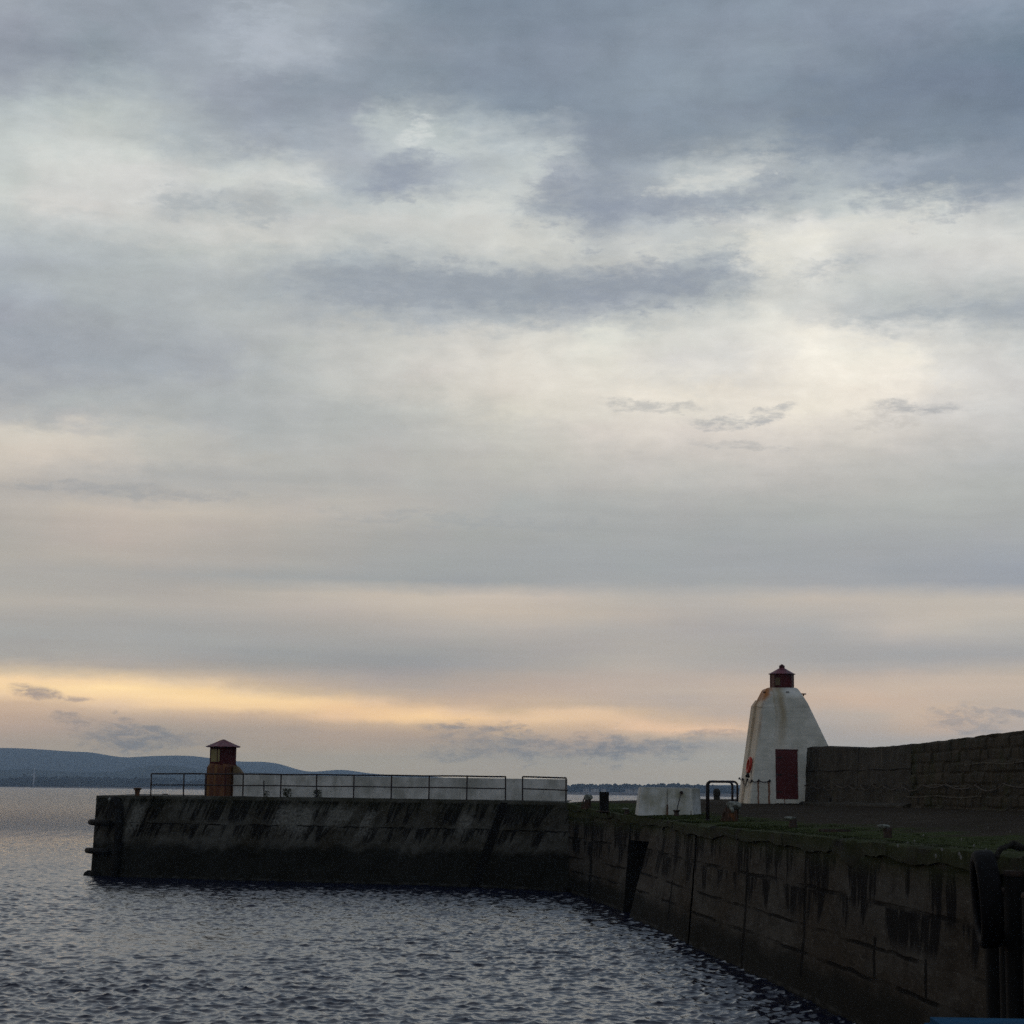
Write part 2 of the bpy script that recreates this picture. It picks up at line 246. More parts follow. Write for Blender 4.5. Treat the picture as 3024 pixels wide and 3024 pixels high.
def blob(a, e, sa, se, tilt, amt, col, rag=1.0):
    """a ragged small cloud centred on azimuth a, elevation e (degrees)"""
    global sky
    da = w.m('SUBTRACT', w.m('ADD', az, w.m('MULTIPLY', w.m('ADD', w.m('SUBTRACT', n2x, 0.5), w.m('SUBTRACT', n3y, 0.5)), sa * 1.6 * rag)), a)
    de = w.m('SUBTRACT', w.m('ADD', el, w.m('MULTIPLY', w.m('ADD', w.m('SUBTRACT', n2z, 0.5), w.m('SUBTRACT', n3z, 0.5)), se * 4.5 * rag)), e)
    de = w.m('SUBTRACT', de, w.m('MULTIPLY', da, tilt))
    u = w.m('DIVIDE', da, sa)
    v = w.m('DIVIDE', de, se)
    r2 = w.m('ADD', w.m('MULTIPLY', u, u), w.m('MULTIPLY', v, v))
    f = w.m('MULTIPLY', w.ss(r2, 0.0, 2.4, 1.0, 0.0), amt)
    f = w.m('MULTIPLY', f, fray)
    sky = w.mix(f, sky, lin(tuple(c / 255 for c in col)))


blob(-3.17, 17.01, 1.04, 0.435, 0.10, 0.44, (150, 158, 171), 1.0)
blob(1.91, 16.53, 1.56, 0.762, 0.10, 0.40, (143, 152, 166), 1.0)
blob(5.60, 16.28, 2.08, 0.283, 0.05, 0.40, (151, 159, 171), 1.0)
blob(3.67, 14.14, 2.91, 0.522, 0.12, 0.44, (146, 154, 166), 1.0)
blob(-2.62, 14.01, 3.43, 0.457, -0.03, 0.40, (150, 158, 168), 1.0)
blob(12.26, 16.58, 1.98, 0.653, 0.10, 0.40, (140, 151, 165), 1.0)
blob(8.97, 18.17, 2.29, 0.870, 0.60, 0.28, (124, 138, 156), 1.0)
blob(-9.41, 16.03, 0.94, 0.261, 0.00, 0.48, (170, 177, 181), 1.0)
blob(-7.59, 15.87, 1.14, 0.283, -0.10, 0.44, (170, 177, 181), 1.0)
blob(-3.59, 18.55, 0.94, 0.283, 0.00, 0.32, (205, 212, 210), 1.0)
blob(-2.98, 18.19, 0.47, 0.283, 0.60, 0.45, (228, 231, 227), 1.0)
blob(-1.77, 17.92, 0.99, 0.283, 0.00, 0.32, (207, 213, 210), 1.0)
blob(0.73, 17.49, 0.78, 0.370, 0.60, 0.38, (211, 216, 213), 1.0)
blob(-0.97, 16.41, 0.83, 0.326, 0.00, 0.38, (218, 221, 215), 1.0)
blob(5.69, 16.99, 1.56, 0.218, 0.25, 0.41, (224, 224, 217), 1.0)
blob(7.43, 17.30, 1.25, 0.174, -0.20, 0.26, (200, 205, 203), 1.0)
blob(5.21, 15.18, 1.98, 0.196, 0.12, 0.35, (224, 224, 215), 1.0)
blob(7.18, 14.73, 0.78, 0.435, -0.50, 0.48, (236, 233, 221), 1.0)
blob(9.42, 15.42, 2.19, 0.283, 0.20, 0.32, (232, 230, 219), 1.0)
blob(9.03, 14.51, 1.14, 0.239, 0.20, 0.48, (177, 183, 187), 1.0)
blob(12.30, 13.23, 1.87, 0.261, 0.05, 0.48, (168, 175, 181), 1.0)
blob(10.34, 13.04, 0.62, 0.174, 0.10, 0.40, (182, 187, 189), 1.0)
blob(-7.45, 20.55, 1.14, 0.598, -0.10, 0.48, (179, 187, 197), 1.0)
blob(10.79, 11.97, 1.35, 0.283, -0.50, 0.38, (247, 241, 227), 1.0)
blob(9.21, 12.47, 1.35, 0.261, -0.35, 0.32, (247, 241, 227), 1.0)
blob(-11.44, 8.09, 3.43, 0.131, -0.03, 0.40, (161, 163, 165), 1.0)
blob(-1.54, 7.53, 3.12, 0.174, -0.05, 0.32, (163, 167, 169), 1.0)
blob(3.93, 10.72, 1.14, 0.174, -0.03, 0.44, (168, 170, 170), 1.0)
blob(5.69, 10.30, 0.83, 0.152, 0.00, 0.48, (165, 168, 170), 1.0)
blob(7.12, 10.43, 0.73, 0.163, 0.25, 0.48, (160, 165, 170), 1.0)
blob(6.45, 9.61, 1.25, 0.109, -0.08, 0.36, (172, 173, 172), 1.0)
blob(10.31, 10.33, 0.83, 0.218, -0.10, 0.28, (178, 174, 168), 1.0)
blob(11.15, 10.63, 1.14, 0.120, -0.05, 0.48, (160, 163, 166), 1.0)
blob(-12.91, 2.50, 0.62, 0.152, -0.10, 0.60, (150, 140, 142), 0.5)
blob(-11.98, 2.38, 0.47, 0.065, -0.05, 0.48, (160, 146, 145), 0.5)
blob(-12.00, 1.78, 0.47, 0.196, -0.10, 0.40, (142, 140, 142), 1.0)
blob(-10.36, 1.41, 1.14, 0.283, 0.00, 0.48, (128, 134, 140), 1.0)
blob(-9.53, 1.29, 1.46, 0.174, 0.00, 0.28, (135, 138, 142), 1.0)
blob(-2.01, 1.75, 0.52, 0.087, -0.05, 0.40, (150, 145, 145), 0.7)
blob(-0.79, 1.75, 1.14, 0.076, -0.03, 0.32, (150, 145, 145), 0.7)
blob(0.54, 1.30, 1.98, 0.326, -0.12, 0.48, (142, 146, 150), 1.0)
blob(2.08, 1.61, 0.29, 0.087, -0.05, 0.40, (150, 145, 145), 0.7)
blob(3.73, 1.33, 1.35, 0.305, 0.00, 0.52, (142, 148, 153), 1.0)
blob(5.78, 1.71, 0.62, 0.076, 0.00, 0.32, (165, 150, 145), 0.7)
blob(-1.34, 1.04, 0.94, 0.152, 0.00, 0.40, (136, 142, 146), 1.0)
blob(2.60, 1.18, 0.73, 0.152, 0.20, 0.36, (125, 132, 138), 1.0)
blob(12.57, 2.06, 0.94, 0.283, -0.10, 0.40, (152, 155, 160), 1.0)
blob(13.82, 2.29, 0.62, 0.087, -0.10, 0.40, (140, 145, 155), 1.0)
blob(-13.07, 3.69, 2.08, 0.239, -0.05, 0.28, (176, 170, 164), 1.0)


# the sky beyond the picture: dimmer at the sides and overhead, brightened behind the viewer to light front faces, warm glow to the west
back = w.m('ADD', w.ss(w.m('ABSOLUTE', az), 24.0, 80.0, 1.0, 0.36), w.ss(w.m('ABSOLUTE', az), 110.0, 165.0, 0.0, 0.60))
over = w.ss(el, 30.0, 80.0, 1.0, 0.70)
bk = w.m('MULTIPLY', back, over)
sky = w.mix(1.0, sky, w.comb(bk, bk, w.m('POWER', bk, 0.92)), 'MULTIPLY')
gl = w.m('MULTIPLY', w.ss(w.m('ABSOLUTE', w.m('SUBTRACT', az, SUN_AZ)), 0.0, 22.0, 1.0, 0.0), w.ss(el, 1.0, 9.0, 1.0, 0.0))
sky = w.mix(w.m('MULTIPLY', gl, 0.6), sky, (0.95, 0.60, 0.30))

nish = w.node('ShaderNodeTexSky', sky_type='NISHITA')
nish.sun_disc = False
nish.sun_elevation = radians(SUN_EL)
nish.sun_rotation = radians(SUN_AZ)
bg_clear = w.node('ShaderNodeBackground', {'Color': nish.outputs[0], 'Strength': 0.10})
bg_cloud = w.node('ShaderNodeBackground', {'Color': sky, 'Strength': 1.0})
cover = w.node('ShaderNodeMixShader', {0: 0.97, 1: bg_clear.outputs[0], 2: bg_cloud.outputs[0]})
wo = w.node('ShaderNodeOutputWorld', {0: cover.outputs[0]})
world.cycles.sampling_method = 'MANUAL'
world.cycles.sample_map_resolution = 512

sun_d = bpy.data.lights.new('sun', 'SUN')
sun_d.energy = 0.18
sun_d.angle = radians(25)
sun_d.color = (1.0, 0.78, 0.55)
sun = bpy.data.objects.new('sun', sun_d)
COL.objects.link(sun)
sd = Vector((sin(radians(SUN_AZ)) * cos(radians(SUN_EL)), cos(radians(SUN_AZ)) * cos(radians(SUN_EL)), sin(radians(SUN_EL))))
sun.rotation_euler = (-sd).to_track_quat('-Z', 'Y').to_euler()


# ------------------------------------------------------------------ object helpers
def tag(o, label=None, cat=None, group=None, kind=None):
    if label: o['label'] = label
    if cat: o['category'] = cat
    if group: o['group'] = group
    if kind: o['kind'] = kind
    return o


def thing(name, label, cat, loc, group=None):
    o = bpy.data.objects.new(name, None)
    o.empty_display_size = 0.3
    o.location = loc
    COL.objects.link(o)
    return tag(o, label, cat, group)


def origin_of(p):
    v = Vector((0, 0, 0))
    while p is not None:
        v += p.location
        p = p.parent
    return v


def mesh_obj(name, verts, faces, mat, parent=None, smooth=False, origin=None, uv=None):
    off = origin_of(parent) if parent is not None else Vector(origin or (0, 0, 0))
    me = bpy.data.meshes.new(name)
    if isinstance(verts, np.ndarray):
        v = (verts - np.array(off)).astype(np.float32)
        f = np.asarray(faces, dtype=np.int32)
        me.vertices.add(len(v))
        me.vertices.foreach_set('co', v.ravel())
        me.loops.add(f.size)
        me.loops.foreach_set('vertex_index', f.ravel())
        me.polygons.add(len(f))
        me.polygons.foreach_set('loop_start', np.arange(0, f.size, f.shape[1], dtype=np.int32))
        me.polygons.foreach_set('loop_total', np.full(len(f), f.shape[1], dtype=np.int32))
        me.update(calc_edges=True)
    else:
        me.from_pydata([tuple(Vector(v) - off) for v in verts], [], faces)
        me.update()
    if smooth:
        me.polygons.foreach_set('use_smooth', [True] * len(me.polygons))
    me.materials.append(mat)
    o = bpy.data.objects.new(name, me)
    COL.objects.link(o)
    if parent is not None:
        o.parent = parent
    else:
        o.location = off
    return o


class MB:
    def __init__(s):
        s.v = []
        s.f = []

    def add(s, vs, fs):
        b = len(s.v)
        s.v += [Vector(v) for v in vs]
        s.f += [[i + b for i in f] for f in fs]
        return s

    def box(s, c, d, rz=0, taper=1.0, rx=0, bevel=0.0):
        cx, cy, cz = c
        hx, hy, hz = d[0] / 2, d[1] / 2, d[2] / 2
        bm = bmesh.new()
        bmesh.ops.create_cube(bm, size=1)
        for v in bm.verts:
            k = taper if v.co.z > 0 else 1
            v.co = Vector((v.co.x * 2 * hx * k, v.co.y * 2 * hy * k, v.co.z * 2 * hz))
        if bevel:
            bmesh.ops.bevel(bm, geom=bm.edges[:], offset=bevel, segments=2, affect='EDGES')
        mt = Matrix.Translation((cx, cy, cz)) @ Matrix.Rotation(rz, 4, 'Z') @ Matrix.Rotation(rx, 4, 'X')
        bm.transform(mt)
        bm.verts.index_update()
        s.add([v.co.copy() for v in bm.verts], [[v.index for v in f.verts] for f in bm.faces])
        bm.free()
        return s

    def tube(s, pts, r, n=8, caps=True):
        pts = [Vector(p) for p in pts]
        rs = r if isinstance(r, (list, tuple)) else [r] * len(pts)
        vs, fs = [], []
        up = Vector((0, 0, 1))
        prev = None
        for i, p in enumerate(pts):
            a = pts[max(i - 1, 0)]
            b = pts[min(i + 1, len(pts) - 1)]
            t = (b - a).normalized()
            x = prev if prev is not None else (up if abs(t.z) < 0.9 else Vector((1, 0, 0)))
            x = (x - t * x.dot(t)).normalized()
            prev = x
            y = t.cross(x)
            for k in range(n):
                an = 2 * pi * k / n
                vs.append(p + (x * cos(an) + y * sin(an)) * rs[i])
        for i in range(len(pts) - 1):
            for k in range(n):
                k2 = (k + 1) % n
                fs.append([i * n + k, i * n + k2, (i + 1) * n + k2, (i + 1) * n + k])
        if caps:
            fs.append(list(range(n))[::-1])
            fs.append([(len(pts) - 1) * n + k for k in range(n)])
        return s.add(vs, fs)

    def lathe(s, prof, c, n=20, axis='Z', wob=0.0, seed=0, tilt=(0, 0)):
        r_ = random.Random(seed)
        vs, fs = [], []
        for (r, z) in prof:
            for k in range(n):
                a = 2 * pi * k / n
                rr = r * (1 + wob * (r_.random() - 0.5))
                p = Vector((rr * cos(a) + tilt[0] * z, rr * sin(a) + tilt[1] * z, z))
                if axis == 'X':
                    p = Vector((p.z, p.x, p.y))
                if axis == 'Y':
                    p = Vector((p.x, p.z, p.y))
                vs.append(p + Vector(c))
        for i in range(len(prof) - 1):
            for k in range(n):
                k2 = (k + 1) % n
                fs.append([i * n + k, i * n + k2, (i + 1) * n + k2, (i + 1) * n + k])
        fs.append(list(range(n))[::-1])
        fs.append([(len(prof) - 1) * n + k for k in range(n)])
        return s.add(vs, fs)

    def loft(s, rings, cap=True):
        n = len(rings[0])
        vs = [v for r in rings for v in r]
        fs = []
        for i in range(len(rings) - 1):
            for k in range(n):
                k2 = (k + 1) % n
                fs.append([i * n + k, i * n + k2, (i + 1) * n + k2, (i + 1) * n + k])
        if cap:
            fs.append(list(range(n))[::-1])
            fs.append([(len(rings) - 1) * n + k for k in range(n)])
        return s.add(vs, fs)

    def build(s, name, mat, parent=None, smooth=False, origin=None, normals=True):
        o = mesh_obj(name, s.v, s.f, mat, parent, smooth, origin)
        if normals:
            bm = bmesh.new()
            bm.from_mesh(o.data)
            bmesh.ops.recalc_face_normals(bm, faces=bm.faces[:])
            bm.to_mesh(o.data)
            bm.free()
        return o


def vnoise(x, y, seed=0):
    """smooth value noise on arrays"""
    xi = np.floor(x).astype(np.int64)
    yi = np.floor(y).astype(np.int64)
    xf = x - xi
    yf = y - yi
    u = xf * xf * (3 - 2 * xf)
    v = yf * yf * (3 - 2 * yf)

    def h(a, b):
        n = (a * 374761393 + b * 668265263 + seed * 1442695041) & 0xffffffff
        n = ((n ^ (n >> 13)) * 1274126177) & 0xffffffff
        return ((n ^ (n >> 16)) & 0xffff) / 65535.0 - 0.5
    return (h(xi, yi) * (1 - u) + h(xi + 1, yi) * u) * (1 - v) + (h(xi, yi + 1) * (1 - u) + h(xi + 1, yi + 1) * u) * v


def fbm(x, y, seed=0, octv=4):
    r = 0
    a = 1.0
    for i in range(octv):
        r = r + a * vnoise(x * 2 ** i, y * 2 ** i, seed + i * 17)
        a *= 0.5
    return r


def grid_faces(nu, nv, flip=False):
    i = np.arange(nu - 1)[:, None] * nv + np.arange(nv - 1)[None, :]
    i = i.ravel()
    f = np.stack([i, i + 1, i + nv + 1, i + nv], 1)
    return f[:, ::-1] if flip else f


# ------------------------------------------------------------------ materials
def mat_new(name):
    m = bpy.data.materials.new(name)
    m.use_nodes = True
    t = T(m.node_tree)
    b = t.n['Principled BSDF']
    return m, t, b


def plain(name, col, rough=0.7, metal=0.0, var=0.35, scale=6.0, col2=None, bump=0.3, spec=0.3):
    m, t, b = mat_new(name)
    p = t.pos()
    n = t.noise(p, scale, 5, 0.65)
    c2 = col2 or tuple(c * (1 - var) for c in col)
    t._in(b.inputs['Base Color'], t.mix(t.ss(n, 0.35, 0.65), col, c2))
    b.inputs['Roughness'].default_value = rough
    b.inputs['Metallic'].default_value = metal
    b.inputs['Specular IOR Level'].default_value = spec
    if bump:
        t._in(b.inputs['Normal'], t.bump(t.noise(p, scale * 4, 4, 0.6), bump, 0.01))
    return m


def streaky(name, base, dark, light, rust=None, sx=5.0, sz=0.5, green=None, rough=0.85, bump=0.4):
    """weathered surface with stains that run down it"""
    m, t, b = mat_new(name)
    p = t.pos()
    n0 = t.noise(p, 1.3, 6, 0.6)
    c = t.mix(t.ss(n0, 0.3, 0.7), base, dark)
    st = t.noise(t.vscale(p, sx, sx, sz), 1.0, 5, 0.6)
    c = t.mix(t.m('MULTIPLY', t.ss(st, 0.50, 0.66), 0.75), c, dark)
    st2 = t.noise(t.vscale(p, sx * 2, sx * 2, sz * 1.2), 1.0, 4, 0.6)
    c = t.mix(t.m('MULTIPLY', t.ss(st2, 0.58, 0.74), 0.7), c, light)
    if rust:
        r = t.noise(t.vscale(p, sx * 0.8, sx * 0.8, sz * 0.8), 1.3, 5, 0.7)
        c = t.mix(t.ss(r, 0.52, 0.66), c, rust)
    if green:
        g = t.noise(p, 2.2, 5, 0.7)
        c = t.mix(t.ss(g, 0.55, 0.7), c, green)
    t._in(b.inputs['Base Color'], c)
    b.inputs['Roughness'].default_value = rough
    b.inputs['Specular IOR Level'].default_value = 0.25
    t._in(b.inputs['Normal'], t.bump(t.noise(p, 22, 5, 0.65), bump, 0.015))
    return m


def harbour_concrete(name, axis, slant=0.0, brown=(0.058, 0.048, 0.036), grey=(0.086, 0.081, 0.070), joints=(), vjoints=(), topz=3.3, tide=1.25, mossamt=0.7, light_p=0.67, fu=1.0, drips=(), patches=()):
    """old cast sea wall; axis = 'X' or 'Y' runs along the wall"""
    m, t, b = mat_new(name)
    p = t.pos()
    x, y, z = t.sep(p)
    u = x if axis == 'X' else y
    us = t.m('SUBTRACT', u, t.m('MULTIPLY', z, slant))
    us0 = us
    us = t.m('MULTIPLY', us, fu)
    P = t.comb(us, 0.0, z)
    big = t.noise(P, 0.55, 5, 0.6)
    c = t.mix(t.ss(big, 0.36, 0.62), brown, grey)
    mid = t.noise(P, 2.6, 7, 0.72)
    c = t.mix(t.m('MULTIPLY', t.ss(mid, 0.42, 0.68), 0.65), c, tuple(v * 0.30 for v in brown))
    fine = t.noise(P, 9.0, 6, 0.75)
    c = t.mix(t.m('MULTIPLY', t.ss(fine, 0.52, 0.70), 0.55), c, tuple(v * 2.1 for v in grey))
    # black damp stains and pale lime runs, each starting at a pour line and ending at its own length
    for (zj, k, kw) in drips:
        nl = t.noise(t.comb(t.m('MULTIPLY', us, 2.4), zj * 7.0, t.m('MULTIPLY', z, 0.12)), 1.0, 5, 0.62)
        ln = t.m('MULTIPLY', t.ss(nl, 0.42, 0.58), k)
        d = t.m('SUBTRACT', t.m('ADD', zj, t.m('MULTIPLY', t.m('SUBTRACT', mid, 0.5), 0.12)), z)
        f = t.m('MULTIPLY', t.ss(d, -0.02, 0.04), t.ss(t.m('SUBTRACT', ln, d), 0.0, 0.28))
        rgd = t.ss(t.noise(t.comb(t.m('MULTIPLY', us, 11.0), 1.0, t.m('MULTIPLY', z, 0.8)), 1.0, 3, 0.6), 0.33, 0.48)
        c = t.mix(t.m('MULTIPLY', t.m('MULTIPLY', f, rgd), 0.92 if axis == 'Y' else 0.80), c, (0.006, 0.006, 0.007))
        nw = t.noise(t.comb(t.m('MULTIPLY', us, 13.0), zj * 5.0 + 3.0, t.m('MULTIPLY', z, 0.10)), 1.0, 3, 0.55)
        lw = t.m('MULTIPLY', t.ss(nw, light_p - 0.06, light_p + 0.05), kw)
        fw = t.m('MULTIPLY', t.ss(d, -0.02, 0.04), t.ss(t.m('SUBTRACT', lw, d), 0.0, 0.35))
        c = t.mix(t.m('MULTIPLY', fw, t.ss(fine, 0.35, 0.62, 0.10, 0.62)), c, (0.17, 0.16, 0.13))
    for (u0, u1, z0, z1) in patches:
        e1 = t.m('ADD', us0, t.m('MULTIPLY', t.m('SUBTRACT', mid, 0.5), 0.7))
        f = t.m('MULTIPLY', t.m('MULTIPLY', t.ss(e1, u0, u0 + 0.12), t.ss(e1, u1 - 0.3, u1, 1.0, 0.0)), t.m('MULTIPLY', t.ss(t.m('ADD', z, t.m('MULTIPLY', t.m('SUBTRACT', big, 0.5), 2.0)), z0, z0 + 0.7), t.ss(t.m('ADD', z, t.m('SUBTRACT', mid, 0.5)), z1 - 0.5, z1, 1.0, 0.0)))
        c = t.mix(t.m('MULTIPLY', f, t.ss(fine, 0.38, 0.6, 0.12, 0.80)), c, (0.22, 0.225, 0.205))
    # wet weeded tidal band
    edge = t.m('ADD', z, t.m('MULTIPLY', t.m('SUBTRACT', t.noise(P, 1.2, 5, 0.6), 0.5), 1.1))
    c = t.mix(t.m('MULTIPLY', t.ss(edge, tide - 0.25, tide + 0.25, 1.0, 0.0), 0.85), c, (0.012, 0.013, 0.011))
    # thin pale salt and foam line at the water's edge
    c = t.mix(t.m('MULTIPLY', t.ss(t.m('ABSOLUTE', t.m('SUBTRACT', z, 0.07)), 0.02, 0.06, 1.0, 0.0), t.ss(mid, 0.45, 0.6, 0.0, 0.35)), c, (0.13, 0.13, 0.12))
    # pour lines and joints
    wob = t.m('MULTIPLY', t.m('SUBTRACT', t.noise(P, 1.5, 5, 0.7), 0.5), 0.18)
    gap = None
    for (jz, wd) in joints:
        d = t.m('ABSOLUTE', t.m('SUBTRACT', t.m('ADD', z, wob), jz))
        g = t.ss(d, wd * 0.5, wd * 1.3, 1.0, 0.0)
        g = t.m('MULTIPLY', g, t.ss(t.noise(P, 0.9, 3, 0.5), 0.42, 0.56, 0.10, 1.0))
        gap = g if gap is None else t.m('MAXIMUM', gap, g)
    for (ju, wd, z0, z1) in vjoints:
        d = t.m('ABSOLUTE', t.m('SUBTRACT', t.m('ADD', us0, t.m('MULTIPLY', wob, 0.8)), ju))
        g = t.m('MULTIPLY', t.ss(d, wd * 0.5, wd, 1.0, 0.0), t.m('MULTIPLY', t.m('GREATER_THAN', z, z0), t.m('LESS_THAN', z, z1)))
        gap = g if gap is None else t.m('MAXIMUM', gap, g)
    if gap is not None:
        c = t.mix(t.m('MULTIPLY', gap, 0.9), c, (0.006, 0.006, 0.006))
    # algae near the top edge
    ga = t.noise(P, 1.8, 6, 0.7)
    f = t.m('MULTIPLY', t.ss(z, topz - 0.75, topz - 0.05), t.ss(ga, 0.34, 0.52))
    c = t.mix(t.m('MULTIPLY', f, mossamt), c, (0.045, 0.060, 0.018))
    t._in(b.inputs['Base Color'], c)
    b.inputs['Roughness'].default_value = 0.95
    b.inputs['Specular IOR Level'].default_value = 0.05
    h = t.m('SUBTRACT', t.m('ADD', t.m('MULTIPLY', mid, 0.8), t.m('MULTIPLY', fine, 0.5)), t.m('MULTIPLY', gap, 0.8) if gap is not None else 0.0)
    t._in(b.inputs['Normal'], t.bump(h, 0.7, 0.05))
    return m

M_pier = harbour_concrete('pier_concrete', 'X', slant=0.42, topz=3.6, tide=1.5, mossamt=0.15, drips=((3.5, 1.1, 1.0), (2.4, 0.8, 0.8)), patches=((-11.45, -9.55, 1.9, 3.5), (-9.1, -7.85, 2.0, 3.5), (-7.5, -6.8, 1.6, 3.3), (-3.3, -2.5, 2.0, 3.2), (-18.2, -17.45, 1.5, 3.5)), joints=[(2.40, 0.03)], vjoints=[(-17.4, .07, 1.8, 9)], light_p=0.66,
                          brown=(0.044, 0.041, 0.031), grey=(0.100, 0.101, 0.090))
M_quay = harbour_concrete('quay_concrete', 'Y', topz=3.25, fu=0.34, drips=((2.92, 1.0, 1.3), (2.17, 0.75, 0.9)), tide=0.75, joints=[(2.93, 0.07), (2.19, 0.04), (1.42, 0.035), (0.87, 0.04)],
                          vjoints=[(48.5, .18, 0, 2.9), (42.0, .16, 0.4, 2.9), (36.0, .12, 0.9, 1.6), (32.6, .10, 0.9, 1.5), (79.3, .35, 0, 3.4), (60.5, .2, .4, 1.5)])
M_coping = harbour_concrete('coping_concrete', 'Y', topz=3.4, fu=0.4, drips=((3.28, 0.35, 0.3),), tide=0.1, mossamt=0.75, vjoints=[(50.0, .12, 0, 9), (44.2, .12, 0, 9), (39.6, .1, 0, 9), (35.0, .1, 0, 9), (31.6, .1, 0, 9), (61.5, .2, 0, 9), (74.5, .2, 0, 9)],
                            brown=(0.038, 0.034, 0.026), grey=(0.055, 0.054, 0.045))
M_white = streaky('aged_white_paint', (0.66, 0.67, 0.65), (0.36, 0.37, 0.34), (0.76, 0.76, 0.72), sx=1.6, sz=0.3, bump=0.2)
M_block = streaky('aged_white_block_paint', (0.70, 0.73, 0.73), (0.34, 0.34, 0.26), (0.78, 0.80, 0.80), sx=2.2, sz=0.25, bump=0.25)
M_iron = plain('dark_painted_iron', (0.020, 0.022, 0.030), rough=0.55, var=0.4, scale=9, col2=(0.035, 0.020, 0.016), bump=0.3)
M_rust = streaky('rusted_iron', (0.10, 0.055, 0.032), (0.035, 0.022, 0.017), (0.30, 0.27, 0.22), rust=(0.16, 0.062, 0.022), sx=7, sz=1.2)
M_castdark = plain('dark_cast_iron', (0.035, 0.028, 0.025), rough=0.8, var=0.5, scale=14, col2=(0.060, 0.036, 0.026), bump=0.5)
M_caplight = plain('guano_whitened_iron', (0.34, 0.37, 0.33), rough=0.9, scale=9, col2=(0.06, 0.062, 0.052), bump=0.5)
M_hutlow = streaky('rusted_hut_plate', (0.20, 0.095, 0.045), (0.10, 0.038, 0.026), (0.27, 0.16, 0.08), rust=(0.22, 0.12, 0.045), sx=3.2, sz=0.35)
M_hutred = streaky('faded_red_hut_paint', (0.105, 0.022, 0.024), (0.045, 0.012, 0.016), (0.16, 0.05, 0.04), sx=3.0, sz=0.6)
M_hutroof = streaky('faded_crimson_roof_paint', (0.20, 0.035, 0.055), (0.11, 0.03, 0.045), (0.42, 0.30, 0.34), sx=5, sz=5, rough=0.45)
M_lantred = streaky('dark_red_lantern_paint', (0.095, 0.012, 0.016), (0.04, 0.008, 0.012), (0.16, 0.05, 0.05), sx=3, sz=1, rough=0.5)
M_doorred = plain('oxblood_door_paint', (0.085, 0.011, 0.014), rough=0.6, var=0.25, scale=2, bump=0.15)
M_tyre = plain('black_rubber', (0.010, 0.010, 0.011), rough=0.8, var=0.4, scale=8, bump=0.4, spec=0.12)
M_timber_recess_shade = streaky('tarred_weedy_timber_and_recess_shade', (0.010, 0.010, 0.009), (0.005, 0.005, 0.005), (0.024, 0.022, 0.019), sx=9, sz=0.6)
M_rope = plain('weedy_old_rope', (0.022, 0.020, 0.016), rough=0.95, scale=20, bump=0.8)
M_amber = plain('amber_signal_pane', (0.34, 0.29, 0.13), rough=0.35, var=0.25, scale=3, bump=0.05)
M_blue = plain('blue_gloss_paint', (0.008, 0.085, 0.18), rough=0.9, var=0.3, scale=2.0, bump=0.1, spec=0.05)
M_glass = plain('dark_cabin_glass', (0.01, 0.012, 0.015), rough=0.1, var=0.2, bump=0)
M_orange = plain('orange_red_buoy_plastic', (0.50, 0.045, 0.025), rough=0.5, var=0.35, scale=5, bump=0.1)


